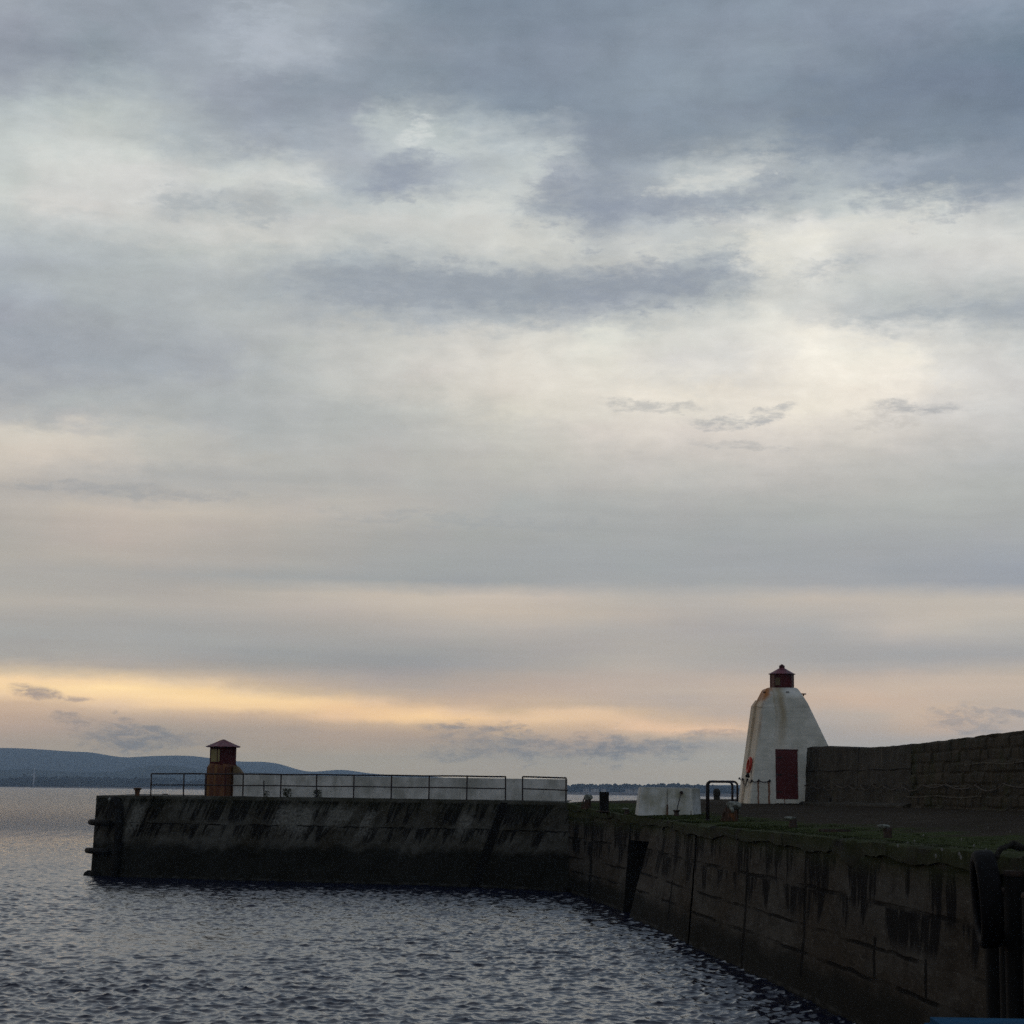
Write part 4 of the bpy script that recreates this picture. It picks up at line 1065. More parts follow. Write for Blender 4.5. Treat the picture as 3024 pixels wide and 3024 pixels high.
# door
dy0 = lambda z: 85.0 + (z - 3.66) * 0.0728
mb = MB()
mb.loft([[(11.03, dy0(z) - .03, z), (11.90, dy0(z) - .03, z), (11.90, dy0(z) + .05, z), (11.03, dy0(z) + .05, z)] for z in (3.86, 5.84)])
dr = mb.build('door', M_doorred, lh)
mb = MB()
mb.loft([[(11.00, dy0(z) - .045, z), (11.93, dy0(z) - .045, z), (11.93, dy0(z) + .05, z), (11.00, dy0(z) + .05, z)] for z in (5.842, 5.89)])
mb.loft([[(10.995, dy0(z) - .04, z), (11.028, dy0(z) - .04, z), (11.028, dy0(z) + .05, z), (10.995, dy0(z) + .05, z)] for z in (3.86, 5.84)])
mb.build('door_frame', M_lantred, lh)
for hz_ in (4.15, 4.85, 5.55):
    mb = MB(); mb.box((11.13, dy0(hz_) - .045, hz_), (.24, .02, .05)); mb.build('hinge', M_iron, dr)
mb = MB(); mb.box((11.80, dy0(4.8) - .045, 4.8), (.05, .03, .14)); mb.build('door_handle', M_iron, dr)
mb = MB(); mb.box((11.46, 84.93, 3.74), (.98, .16, .12)); mb.build('door_step', M_tower, lh)
# lantern
lx, ly = 11.47, 86.6
mb = MB()
mb.lathe([(.56, 8.45), (.56, 8.49), (.485, 8.50), (.485, 9.06)], (lx, ly, 0), 8, tilt=(0, 0))
mb.build('lantern_body', M_lantred, lh)
for k in range(8):
    a = 2 * pi * k / 8
    mb = MB(); mb.tube([(lx + .49 * cos(a), ly + .49 * sin(a), 8.46), (lx + .49 * cos(a), ly + .49 * sin(a), 9.07)], .020, 6)
    mb.build('lantern_rib', M_lantred, lh)
a0, a1 = 2 * pi * 5 / 8, 2 * pi * 6 / 8
q0 = Vector((lx + .485 * cos(a0), ly + .485 * sin(a0), 0)); q1 = Vector((lx + .485 * cos(a1), ly + .485 * sin(a1), 0))
ed2 = (q1 - q0).normalized(); nm2 = Vector((ed2.y, -ed2.x, 0))
def onl(u, d, z): v = q0 + ed2 * (u * (q1 - q0).length) + nm2 * d; return (v.x, v.y, z)
mb = MB(); mb.loft([[onl(.05, .012, z), onl(.62, .012, z), onl(.62, -.02, z), onl(.05, -.02, z)] for z in (8.58, 8.90)])
M_amber2 = plain('dim_amber_pane', (0.13, 0.10, 0.055), rough=0.4, var=0.3, scale=6, bump=0.05)
mb.build('lantern_pane', M_amber2, lh)
mb = MB()
mb.lathe([(.57, 9.055), (.58, 9.07), (.50, 9.10), (.15, 9.30), (.13, 9.31)], (lx, ly, 0), 16)
mb.build('lantern_roof', M_hutroof, lh)
mb = MB()
mb.lathe([(.115, 9.28), (.12, 9.40), (.135, 9.405), (.02, 9.485)], (lx, ly, 0), 10)
mb.build('roof_vent', M_lantred, lh)
# old bracket plates on the shoulders
for (x, y, z) in ((10.68, 85.75, 8.25), (12.25, 85.7, 8.2)):
    mb = MB(); mb.box((x, y, z), (.22, .10, .05), rz=.5, bevel=.01); mb.box((x, y + .02, z - .04), (.05, .05, .10))
    mb.build('bracket', M_rust, lh)
mb = MB(); mb.box((11.56, 85.50, 8.27), (.13, .05, .03)); mb.build('vent_slot', M_iron, lh)
# chain and eye bolts at the foot
def swag(mb, a, b, sag, r=0.016, n=10):
    a = Vector(a); b = Vector(b)
    mb.tube([a.lerp(b, k / n) - Vector((0, 0, sag * 4 * (k / n) * (1 - k / n))) for k in range(n + 1)], r, 6)
ch = thing('mooring_chain', 'short dark chain slung in loops round the left foot of the white lighthouse', 'chain', (10.0, 84.9, 4.6))
eyes = [(9.93, 88.55, 4.70), (9.92, 87.2, 4.66), (9.96, 85.9, 4.64), (9.99, 85.03, 4.60), (10.28, 85.02, 4.60), (10.73, 85.02, 4.60)]
mb = MB()
for i in range(5):
    swag(mb, (eyes[i][0] - (.05 if i < 3 else 0), eyes[i][1] - (.05 if i > 2 else 0), eyes[i][2]), (eyes[i + 1][0] - (.05 if i < 2 else 0), eyes[i + 1][1] - (.05 if i > 1 else 0), eyes[i + 1][2]), [.05, .28, .12, .07, .07][i], 0.02)
mb.build('chain_links', M_iron, ch)
for e in eyes:
    mb = MB()
    mb.lathe([(.045, -.05), (.05, .0), (.02, .045)], (e[0] - (.04 if e[1] > 85.5 else 0), e[1] - (.04 if e[1] < 85.5 else 0), e[2]), 8)
    mb.build('eye_bolt', M_iron, ch, smooth=True)
# lifebuoy hung on the left flank
lb = thing('lifebuoy', 'orange red lifebuoy hanging on the left flank of the lighthouse', 'lifebuoy', (9.98, 85.75, 5.2))
mb = MB()
tor = []
R0, r0 = .25, .075
vs, fs = [], []
NN, nn = 28, 10
tl_ = Matrix.Translation((9.975, 85.70, 5.22)) @ Matrix.Rotation(radians(9), 4, 'Y') @ Matrix.Rotation(radians(6), 4, 'Z')
for i in range(NN):
    for j in range(nn):
        a = 2 * pi * i / NN; b_ = 2 * pi * j / nn
        rr = R0 + r0 * cos(b_)
        vs.append(tl_ @ Vector((r0 * .9 * sin(b_), rr * cos(a), rr * sin(a) * 1.12)))
for i in range(NN):
    for j in range(nn):
        fs.append([i * nn + j, ((i + 1) % NN) * nn + j, ((i + 1) % NN) * nn + (j + 1) % nn, i * nn + (j + 1) % nn])
mb.add(vs, fs); mb.build('ring', M_orange, lb, smooth=True)
mb = MB(); mb.tube([(9.90, 85.45, 4.86), (9.86, 85.35, 4.78), (9.93, 85.3, 4.74)], [.05, .085, .05], 8)
mb.build('rope_coil', M_rope, lb, smooth=True)

# ------------------------------------------------------------------ seaward harbour wall
M_hw_conc = streaky('stained_grey_wall_concrete', (0.055, 0.050, 0.038), (0.020, 0.019, 0.015), (0.14, 0.12, 0.09), sx=2.4, sz=0.35, green=(0.036, 0.040, 0.018))


def masonry():
    m, t, b = mat_new('dark_weathered_masonry')
    p = t.pos()
    n = t.noise(p, 1.1, 6, 0.65)
    c = t.mix(t.ss(n, 0.35, 0.65), (0.066, 0.054, 0.036), (0.034, 0.032, 0.024))
    n2 = t.noise(t.vscale(p, 1, 1, 0.5), 5, 5, 0.7)
    c = t.mix(t.m('MULTIPLY', t.ss(n2, 0.54, 0.66), 0.7), c, (0.014, 0.014, 0.011))
    n3 = t.noise(t.vscale(p, 1.6, 1.6, 0.5), 2.6, 5, 0.7)
    c = t.mix(t.m('MULTIPLY', t.ss(n3, 0.60, 0.72), 0.7), c, (0.12, 0.10, 0.07))
    g = t.noise(p, 0.8, 5, 0.7)
    c = t.mix(t.m('MULTIPLY', t.ss(g, 0.5, 0.64), 0.6), c, (0.034, 0.042, 0.016))
    t._in(b.inputs['Base Color'], c)
    b.inputs['Roughness'].default_value = 0.9
    b.inputs['Specular IOR Level'].default_value = 0.15
    t._in(b.inputs['Normal'], t.bump(t.noise(p, 10, 6, 0.7), 0.6, 0.03))
    return m


M_mas = masonry()
hw = thing('harbour_wall', 'tall dark stone and concrete sea wall rising to the right behind the quay', 'wall', (14, 66, 3.6))
TOPS = [(84, 5.93), (82, 5.93), (80, 5.88), (78, 5.80), (75, 5.79), (71, 5.83), (66, 5.90), (60, 5.97), (52, 5.98), (18, 6.0)]
tY = np.array([a[0] for a in TOPS])[::-1]; tZ = np.array([a[1] for a in TOPS])[::-1]


def wall_block(ya, yb, rough, mat, name, course=None, seed=3, batter=0.10, off=0.0):
    n = int(abs(yb - ya) / (0.05 if course else 0.10)) + 2
    y = np.linspace(ya, yb, n)
    nz = 60
    v = np.linspace(0, 1, nz)
    Y, V = np.meshgrid(y, v, indexing='ij')
    zt = np.interp(Y, tY, tZ) + 0.035 * fbm(Y * 1.2, Y * 0 + 1.5, seed, 4)
    Z = 3.3 + (zt - 3.3) * V
    X = np.interp(Y, wY, wX) + batter * (Z - 3.6) * 0.5 + rough * fbm(Y * 1.3, Z * 1.8, seed + 5, 5) + off
    if course:
        ci = np.floor((Z - 3.35 + 0.03 * fbm(Y * .4, Z * 0, 9, 2)) / course)
        lenb = 0.75
        sh = (np.abs(np.sin(ci * 12.9898)) * 43.7) % 1.0
        bu = Y / lenb + sh + ci * 0.37
        bi = np.floor(bu)
        fu = np.minimum(bu - bi, 1 - (bu - bi)) * lenb
        fz = (Z - 3.35) / course - ci
        fz = np.minimum(fz, 1 - fz) * course
        d = np.clip(np.minimum(fu, fz) / 0.055, 0, 1)
        hsh = ((np.sin(bi * 78.233 + ci * 37.719) * 43758.5453) % 1.0) - 0.5
        X = X - 0.06 * np.sqrt(d) - 0.08 * hsh * (d > 0)
    A = np.stack([X, Y, Z], -1)
    t1 = A[:, -1:].copy(); t1[..., 0] += 0.12; t1[..., 2] += 0.03
    t2 = A[:, -1:].copy(); t2[..., 0] += 1.4; t2[..., 2] += 0.0
    t3 = t2.copy(); t3[..., 2] = 3.0; t3[..., 0] += 0.4
    A = np.concatenate([A, t1, t2, t3], 1)
    # end caps folded into the far station
    e0 = A[:1].copy(); e0[..., 0] = A[0, -1, 0]; 
    A = np.concatenate([e0, A], 0)
    return mesh_obj(name, A.reshape(-1, 3), grid_faces(A.shape[0], A.shape[1], ya < yb), mat, hw, smooth=False)


wall_block(84.0, 78.1, 0.05, M_hw_conc, 'concrete_section', None, 3)
wall_block(78.05, 72.1, 0.05, M_hw_conc, 'concrete_section', None, 13)
wall_block(72.05, 18.0, 0.03, M_mas, 'masonry_section', 0.36, 23, off=0.02)
# dark pour line on the concrete part and pale ledge on the stone part
mb = MB()
pts = [(float(np.interp(y, wY, wX)) - 0.005 + .05 * (5.0 - 3.6), y, 4.98 + 0.02 * sin(y * 2)) for y in np.linspace(83.9, 72.2, 40)]
mb.tube(pts, 0.022, 5)
mb.build('pour_line', M_timber_recess_shade, hw)
M_ledge = plain('pale_lime_crust', (0.16, 0.145, 0.11), rough=0.9, scale=6, col2=(0.05, 0.045, 0.035), bump=0.4)
mb = MB()
for (ya, yb, z) in ((72.3, 64.0, 4.02), (70.5, 66.5, 4.38), (66.0, 55.0, 5.05)):
    mb.tube([(float(np.interp(y, wY, wX)) - 0.06 + .05 * (z - 3.6), y, z + 0.03 * sin(y * 1.3)) for y in np.linspace(ya, yb, 14)], 0.018, 5)
mb.build('lime_ledge', M_ledge, hw)
mb = MB()
mb.loft([[(12.0 + o1, 84.1, z), (wX_ + o2, 72.0, z), (wX_ + .5, 72.0, z), (12.6, 84.1, z)] for (z, o1, o2, wX_) in ((3.4, -.22, -.28, 13.98), (3.70, -.2, -.26, 13.98), (3.78, -.05, -.05, 13.98))])
mb.build('footing', M_hw_conc, hw)

hc = thing('wall_chain', 'long rusty chain hung in shallow loops along the foot of the tall sea wall', 'chain', (13.5, 72, 4.3))
M_chain = plain('pale_rusted_chain', (0.11, 0.095, 0.075), rough=0.8, scale=12, col2=(0.035, 0.028, 0.022), bump=0.5)
hooks = [83.7, 82.6, 81.4, 80.0, 78.6, 77.3, 75.9, 74.7, 72.6, 70.2, 67.6, 64.5, 61.6, 58.4, 55]
mb = MB()
pp = [(float(np.interp(y, wY, wX)) - 0.10, y, 4.42 + .02 * sin(y * 3)) for y in hooks]
for a, b_, k in zip(pp[:-1], pp[1:], range(20)):
    swag(mb, a, b_, 0.10 + 0.05 * ((k * 7) % 3), 0.020, 9)
mb.build('chain_links', M_chain, hc)
for q_ in pp:
    mb = MB(); mb.tube([(q_[0] + .14, q_[1], q_[2] + .01), (q_[0], q_[1], q_[2] + .01)], .018, 6)
    mb.build('eye_bolt', M_castdark, hc)
mb = MB(); mb.tube([(12.62, 80.9, 3.6), (12.58, 80.85, 3.78), (12.66, 80.9, 4.0)], [.13, .09, .04], 7)
tag(mb.build('weed_clump', M_timber_recess_shade, origin=(12.6, 80.9, 3.6)), 'small dark clump at the foot of the sea wall just right of the lighthouse', 'plant')

# ------------------------------------------------------------------ white mooring block on the quay edge
bl = thing('concrete_block', 'big white painted tapered concrete block with a dark seam on the quay edge', 'concrete block', (5.5, 71, 3.2))
def taper_block(x0_, x1_, y0_, y1_, z0_, z1_, inl, inr, inf, chamf):
    r_ = []
    for (z, k) in ((z0_, 0.0), (z1_, 1.0)):
        xa, xb, ya = x0_ + inl * k, x1_ - inr * k, y0_ + inf * k
        r_.append([(xa, ya, z), (xb - chamf, ya, z), (xb, ya + chamf * 1.5, z), (xb, y1_, z), (xa, y1_, z)])
    return r_
mb = MB()
mb.loft(taper_block(4.40, 5.43, 70.8, 72.4, 3.02, 4.21, .15, 0.0, .06, .001))
mb.build('left_half', M_block, bl)
mb = MB()
mb.loft(taper_block(5.445, 6.65, 70.7, 72.4, 3.02, 4.19, 0.0, .06, .06, .32))
mb.build('right_half', M_block, bl)
M_slab = plain('pale_cap_paint', (0.52, 0.54, 0.55), rough=0.8, scale=3, col2=(0.40, 0.42, 0.43), bump=0.2)
mb = MB()
mb.loft([[(4.59, 70.88, z), (6.20, 70.88, z), (6.53, 71.3, z), (6.53, 72.35, z), (4.59, 72.35, z)] for z in (4.192, 4.225)])
mb.build('cap_slab', M_slab, bl)
mb = MB(); mb.box((5.43, 70.72, 3.42), (.05, .05, .44)); mb.build('seam_bar', M_rust, bl)
mb = MB(); mb.tube([(6.24, 70.72, 3.2), (6.24, 70.75, 3.55)], .022, 6); mb.build('rust_streak_pipe', M_rust, bl)

# lever stuck in the small bollard in front of the block
lv = thing('lever', 'thin dark lever with a round knob leaning on the white block', 'lever', (5.70, 69.7, 3.4))
mb = MB(); mb.tube([(5.67, 69.8, 3.40), (5.79, 70.3, 3.74), (5.90, 70.66, 4.02)], .017, 6); mb.build('rod', M_iron, lv)
mb = MB(); mb.lathe([(.02, -.06), (.058, -.03), (.062, .03), (.02, .06)], (5.91, 70.68, 4.05), 10); mb.build('knob', M_iron, lv, smooth=True)

# ------------------------------------------------------------------ ladder hoops
hp = thing('ladder_handrail', 'pair of dark tube hoops over the ladder head right of the white block', 'handrail', (6.3, 62.3, 3.2))
def hoop(xa, xb, ya, yb, z0_, z1_, r):
    mb = MB()
    pts = [(xa, ya, z0_), (xa, ya, z1_ - .12)]
    for k in range(1, 6):
        a = pi / 2 * k / 6
        pts.append((xa + .12 * (1 - cos(a)), ya + (yb - ya) * .04 * k / 6, z1_ - .12 + .12 * sin(a)))
    for k in range(0, 6):
        a = pi / 2 * k / 5
        pts.append((xb - .12 + .12 * sin(a), yb, z1_ - .12 + .12 * cos(a)))
    pts.append((xb, yb, z0_ + .12))
    mb.tube(pts, r, 10)
    mb.build('hoop', M_iron, hp, smooth=True)
hoop(5.93, 6.70, 61.8, 61.9, 3.14, 4.385, 0.036)
hoop(6.05, 6.95, 62.6, 62.8, 3.14, 4.395, 0.034)
for (x, y) in ((5.93, 61.8), (6.05, 62.6), (6.70, 61.9), (6.95, 62.8)):
    mb = MB(); mb.lathe([(.07, -.01), (.07, .02), (.045, .03)], (x, y, gz(x, y)), 10); mb.build('foot_plate', M_iron, hp)

# ------------------------------------------------------------------ bollards
def bollard(x, y, h, rb, rt, label, mats, tilt=(0, 0), seed=0, capw=1.5, group='mooring bollards on the quay'):
    z = gz(x, y) if y < 84.4 else 3.6
    root = thing('bollard', label, 'bollard', (x, y, z), group)
    mb = MB()
    mb.lathe([(rb * 1.15, -.05), (rb * 1.1, .02), (rb, h * .15), (rt * .95, h * .55), (rt, h * .75)], (x, y, z), 16, wob=.05, seed=seed)
    mb.build('stem', mats[0], root, smooth=True)
    mb = MB()
    mb.lathe([(rt, h * .68), (rt * capw, h * .82), (rt * (capw + .08), h * .90), (rt * capw * .8, h * .97), (rt * .25, h)], (x, y, z), 18, wob=.10, seed=seed + 4, tilt=tilt)
    mb.build('cap', mats[1], root, smooth=True)
    return root


bollard(-16.84, 94.0, .37, .10, .125, 'rusty flared bollard standing alone near the pier head', (M_rust, M_rust), seed=1)
bollard(7.03, 38.4, .245, .075, .085, 'squat dark bollard with chipped pale cap, nearest the tyre', (M_castdark, M_caplight), tilt=(-.35, 0.1), seed=2, capw=1.35)
bollard(6.82, 49.6, .26, .10, .095, 'dark bollard with pale leaning cap left of the rectangular drain', (M_castdark, M_caplight), tilt=(-.30, 0.1), seed=3, capw=1.45)
bollard(5.67, 69.75, .20, .085, .085, 'low dark bollard in front of the white block', (M_castdark, M_castdark), seed=4)
bollard(4.15, 72.3, .22, .09, .09, 'low dark bollard with mossy cap just left of the white block', (M_castdark, M_caplight), tilt=(-.3, 0), seed=5, capw=1.4)


def old_post(x, y, h, w_, label, seed, lean, big):
    """corroded iron mooring post: fluted skirt, splayed stay and an overhanging head"""
    z = gz(x, y)
    root = thing('mooring_post', label, 'mooring post', (x, y, z), 'corroded mooring posts on the quay edge')
    r_ = random.Random(seed)
    mb = MB()
    rings = []
    N_ = 22
    for k in range(9):
        t_ = k / 8
        rr = w_ * (0.56 - 0.22 * t_)
        cx = x + lean * t_ * w_
        rings.append([(cx + rr * (1 + .13 * sin(i * 2 * pi * 5 / N_ + seed) + .05 * r_.random()) * cos(2 * pi * i / N_),
                       y + rr * (1 + .13 * sin(i * 2 * pi * 5 / N_ + seed)) * sin(2 * pi * i / N_), z - .04 + h * .72 * t_) for i in range(N_)])
    mb.loft(rings)
    mb.build('trunk', M_rust, root, smooth=False)
    mb = MB()
    mb.tube([(x - w_ * .62, y - .05, z - .03), (x - w_ * .45, y - .04, z + h * .4), (x - w_ * .15, y - .02, z + h * .85)], [w_ * .10, w_ * .09, w_ * .08], 7)
    mb.build('stay', M_rust, root)
    mb = MB()
    hx_ = x + w_ * .20
    rings = []
    for k, (s, dz_) in enumerate(((.30, .56), (.52, .64), (.60, .78), (.56, .92), (.30, 1.0))):
        rings.append([(hx_ + w_ * s * (1.1 if cos(2 * pi * i / 14) > 0 else .8) * cos(2 * pi * i / 14) * (1 + .12 * (r_.random() - .5)),
                       y + w_ * s * .7 * sin(2 * pi * i / 14) * (1 + .12 * (r_.random() - .5)), z + h * dz_ + .02 * r_.random() * h) for i in range(14)])
    mb.loft(rings)
    mb.build('head', M_caplight, root, smooth=True)
    if big:
        mb = MB()
        mb.tube([(hx_ - w_ * .12, y - w_ * .40, z + h * .70), (hx_ - w_ * .05, y - w_ * .44, z + h * .50), (hx_ + .02, y - w_ * .40, z + h * .42)], [w_ * .17, w_ * .13, w_ * .04], 7)
        mb.build('drip_crust', M_caplight, root, smooth=True)
    return root


old_post(6.42, 60.0, .56, .40, 'thick rust-streaked mooring post with whitened overhanging head, near the ladder hoops', 3, .12, True)
old_post(3.02, 80.4, .52, .30, 'ragged corroded mooring post at the inner corner of the quay, beside the railing end', 8, .25, False)

mb = MB()
z_ = gz(3.5, 75.6)
mb.loft([[(3.5 + sx * .17 * k, 75.6 + sy * .15 * k, z) for sx, sy in ((-1, -1), (1, -1), (1, 1), (-1, 1))] for z, k in ((z_ - .05, .92), (z_ + .1, .95), (z_ + .55, 1.0), (z_ + .70, 1.0), (z_ + .72, .93))])
pb = thing('timber_post', 'upright square dark timber post left of the white block', 'post', (3.5, 75.6, z_))
mb.build('shaft', M_timber_recess_shade, pb)
mb = MB(); mb.box((3.45, 75.55, z_ + .01), (.50, .45, .05), bevel=.01); mb.build('base_plate', M_castdark, pb)

rs = thing('stone_post', 'mossy round-topped stone post seen through the ladder hoops', 'post', (9.85, 98, 3.78))
mb = MB(); mb.lathe([(.14, -.1), (.15, .02), (.15, .12)], (9.87, 98, 3.78), 16, wob=.08, seed=3); mb.build('base', M_mossst if False else M_hw_conc, rs, smooth=True)
mb = MB(); mb.lathe([(.13, .10), (.165, .2), (.175, .34), (.14, .46), (.05, .50)], (9.87, 98, 3.78), 16, wob=.08, seed=5); mb.build('rounded_head', M_hw_conc, rs, smooth=True)

# iron hoop handle on the pier
mb = MB(); mb.tube([(-15.75, 94.3, 3.60), (-15.74, 94.3, 3.69), (-15.5, 94.3, 3.70), (-15.47, 94.3, 3.60)], .018, 6)
tag(mb.build('ring_handle', M_iron, origin=(-15.6, 94.3, 3.6)), 'tiny iron handle on the pier edge between the rusty bollard and the hut', 'handle')

# drain slot
dr_ = thing('drain', 'dark rectangular drain opening in the mossy quay top between two bollards', 'drain', (7.05, 44.8, 3.27))
zc = gz(7.05, 44.8)
mb = MB(); mb.box((7.02, 44.6, zc + .015), (.52, .60, .05)); mb.build('sunken_cover', M_timber_recess_shade, dr_)
for dy_ in (-.33, .33):
    mb = MB(); mb.box((7.02, 44.6 + dy_, zc + .02), (.58, .06, .06)); mb.build('rim', M_castdark, dr_)

# small stones and shells
M_shell = plain('bleached_shell', (0.22, 0.22, 0.20), rough=0.8, scale=30, bump=0.1)
STONES = [(7.76, 38.75), (6.83, 34.86), (6.06, 28.98), (5.17, 25.09), (5.73, 26.36), (5.36, 24.57), (9.99, 43.16), (6.66, 28.91), (9.63, 39.76), (5.89, 31.33), (6.51, 33.79), (7.76, 35.49), (7.09, 31.58), ]
DESC = ['between the squat bollard and the sea wall', 'just up and right of the squat bollard', 'on the moss midway between squat bollard and tyre', 'close to the quay edge right of the squat bollard', 'near the tyre on the moss, the upper of a close pair', 'near the tyre at the moss edge, the lower of a close pair', 'high on the grey surface above the tyre', 'just behind the rope above the tyre', 'farthest right on the grey surface', 'touching the shadow of the squat bollard', 'a little right of the squat bollard', 'on bare surface left of and above the tyre', 'between the rope and the bare surface']
for (x, y), dsc in zip(STONES, DESC):
    mb = MB()
    r_ = .012 + .009 * random.random()
    mb.lathe([(r_ * .6, -.01), (r_, .01), (r_ * .7, .03), (r_ * .2, .04)], (x, y, gz(x, y) + .01), 7, wob=.5, seed=int(x * 100))
    tag(mb.build('stone', M_shell, origin=(x, y, gz(x, y))), 'small bleached stone ' + dsc, 'stone', 'bleached stones scattered on the quay')

# grass tufts and weed along the broken edge of the quay
gv, gf = [], []
for i in range(2600):
    y = random.uniform(29.5, 84.0) if i % 3 else random.uniform(44, 84)
    dI = random.random() ** 2.2 * 2.2
    x = float(edge_x(y)) + 0.10 + dI
    if fbm(np.array(y * .5), np.array(x * .8), 60, 3) < -0.12:
        continue
    z = gz(x, y)
    h = random.uniform(.01, .045) * (1.3 if y > 48 else .9)
    for k in range(5):
        a = random.uniform(0, 2 * pi); l_ = random.uniform(.015, .05)
        xx, yy = x + random.uniform(-.09, .09), y + random.uniform(-.25, .25)
        b = len(gv)
        gv += [(xx - .007, yy, z - .005), (xx + .007, yy, z - .005), (xx + l_ * cos(a), yy + l_ * sin(a), z + h * random.uniform(.5, 1))]
        gf.append([b, b + 1, b + 2])
M_grass = plain('short_salt_grass', (0.032, 0.043, 0.010), rough=1, scale=3, col2=(0.016, 0.021, 0.008), bump=0, spec=0.05)
tag(mesh_obj('grass', gv, gf, M_grass), kind='stuff')

# ------------------------------------------------------------------ tyre, rope and piles at the near end
ty = thing('tyre_fender', 'large black lorry tyre hung flat against the quay wall', 'tyre', (6.42, 27.45, 2.70))
cx, cy, cz = 6.33, 27.50, 2.68
tm = Matrix.Translation((cx, cy, cz)) @ Matrix.Rotation(radians(-7), 4, 'Z') @ Matrix.Rotation(radians(-4), 4, 'Y')
prof = [(.46, .09), (.475, .12), (.52, .14), (.575, .145), (.61, .13), (.635, .10), (.64, .05), (.64, -.05), (.635, -.10), (.61, -.13), (.575, -.145), (.52, -.14), (.475, -.12), (.46, -.09), (.49, -.08), (.55, -.06), (.56, 0), (.55, .06), (.47, .09)]
vs, fs = [], []
NN = 56; nn = len(prof)
for i in range(NN):
    a = 2 * pi * i / NN
    for j, (r, x) in enumerate(prof):
        rr = r - (.012 if (i % 2 and r > .62) else 0)
        vs.append(tm @ Vector((x, rr * cos(a), rr * sin(a))))
for i in range(NN):
    for j in range(nn):
        fs.append([i * nn + j, i * nn + (j + 1) % nn, ((i + 1) % NN) * nn + (j + 1) % nn, ((i + 1) % NN) * nn + j])
mb = MB(); mb.add(vs, fs); mb.build('tyre', M_tyre, ty, smooth=True)
rp = thing('mooring_rope', 'thick dark frayed rope looped over the quay edge above the tyre', 'rope', (6.9, 27.6, 3.3))
mb = MB()
for k in range(3):
    o_ = .035 * k
    pts = [(6.42, 27.45 - o_, 3.18 + o_ * .4), (6.52, 27.5 - o_, 3.34), (6.66 + o_, 27.6, 3.37 + .02 * k), (6.80, 27.5 - o_, 3.33 + .02 * k), (6.95, 27.5 + o_, 3.37), (7.12, 27.45, 3.35 + .015 * k), (7.25, 27.5 + o_ * 2, 3.34)]
    sm = []
    for i in range(len(pts) - 1):
        for q_ in range(4):
            v = Vector(pts[i]).lerp(Vector(pts[i + 1]), q_ / 4)
            sm.append(v + Vector((random.uniform(-.012, .012), random.uniform(-.012, .012), random.uniform(-.012, .012))))
    mb.tube(sm, [random.uniform(.022, .038) for _ in sm], 7)
mb.build('strands', M_rope, rp, smooth=False)
mb = MB(); mb.tube([(6.42, 27.42, 3.22), (6.40, 27.35, 3.0), (6.42, 27.4, 2.2)], .03, 7); mb.build('lashing', M_rope, rp)
for i, (x, y, r) in enumerate(((6.74, 28.75, .16), (6.78, 28.1, .16), (6.72, 27.55, .15), (6.80, 26.9, .16))):
    mb = MB()
    mb.tube([(x, y, -1.0), (x + .01, y, 1.0), (x, y, 2.2), (x, y, 2.98 - .25 * (i % 2))], [r, r * 1.03, r, r * .95], 14)
    pl = thing('fender_pile', ['dark upright timber pile hard against the quay, farthest back of the group', 'dark upright timber pile second from the back, behind the tyre', 'dark upright timber pile right behind the middle of the tyre', 'dark upright timber pile nearest the right edge of the picture'][i], 'pile', (x, y, 0), 'timber fender piles at the near quay')
    mb.build('shaft', M_timber_recess_shade, pl, smooth=True)
    mb = MB(); mb.lathe([(r * 1.02, 0), (r * 1.04, .03), (r * .9, .07)], (x, y, 2.98 - .25 * (i % 2)), 14); mb.build('pile_cap', M_castdark, pl)

# ------------------------------------------------------------------ blue boat below the camera's right side
bt = thing('workboat', 'blue painted workboat roof just showing in the bottom right corner', 'boat', (4.6, 15.5, 0))
mb = MB()
rings = []
for (y, hw_, zk) in ((11.5, 1.05, .95), (13, 1.18, .90), (16, 1.2, .92), (18.2, 1.0, 1.0), (19.6, .5, 1.12), (20.2, .06, 1.2)):
    rings.append([(4.75 + hw_ * a, y, z) for a, z in ((-1, zk), (-.96, .35), (-.7, -.25), (0, -.45), (.7, -.25), (.96, .35), (1, zk), (.9, zk), (.85, zk - .12), (-.85, zk - .12), (-.9, zk))])
mb.loft(rings)
mb.build('hull', M_blue, bt, smooth=False)
mb = MB(); mb.box((4.56, 15.4, 1.42), (1.9, 4.2, 1.24), bevel=.06); cb = mb.build('cabin', M_white, bt)
for sx in (-1, 1):
    for yy_ in (14.2, 15.5, 16.8):
        mb = MB(); mb.box((4.60 + sx * .955, yy_, 1.60), (.03, .8, .42), bevel=.01); mb.build('window', M_glass, cb)
mb = MB(); mb.box((4.60, 17.51, 1.60), (1.5, .03, .42), bevel=.01); mb.build('window', M_glass, cb)
mb = MB(); mb.box((4.56, 15.7, 2.075), (2.18, 4.6, .12), bevel=.05, rz=radians(-3)); mb.build('roof', M_blue, bt, smooth=False)
mb = MB(); mb.tube([(3.55, 11.5, 1.0), (3.5, 14, .95), (3.52, 16.5, .97), (3.75, 18.2, 1.03), (4.25, 19.6, 1.15), (4.72, 20.25, 1.24)], .05, 8); mb.build('rubbing_strake', M_tyre, bt)

# ------------------------------------------------------------------ far shore and hills
def hill_material(name, c1, c2, s=0.002):
    m, t, b = mat_new(name)
    p = t.pos()
    n = t.noise(t.vscale(p, s, s, s * 3), 1.0, 6, 0.6)
    t._in(b.inputs['Base Color'], t.mix(t.ss(n, 0.35, 0.65), c1, c2))
    b.inputs['Roughness'].default_value = 1.0
    b.inputs['Specular IOR Level'].default_value = 0.0
    return m


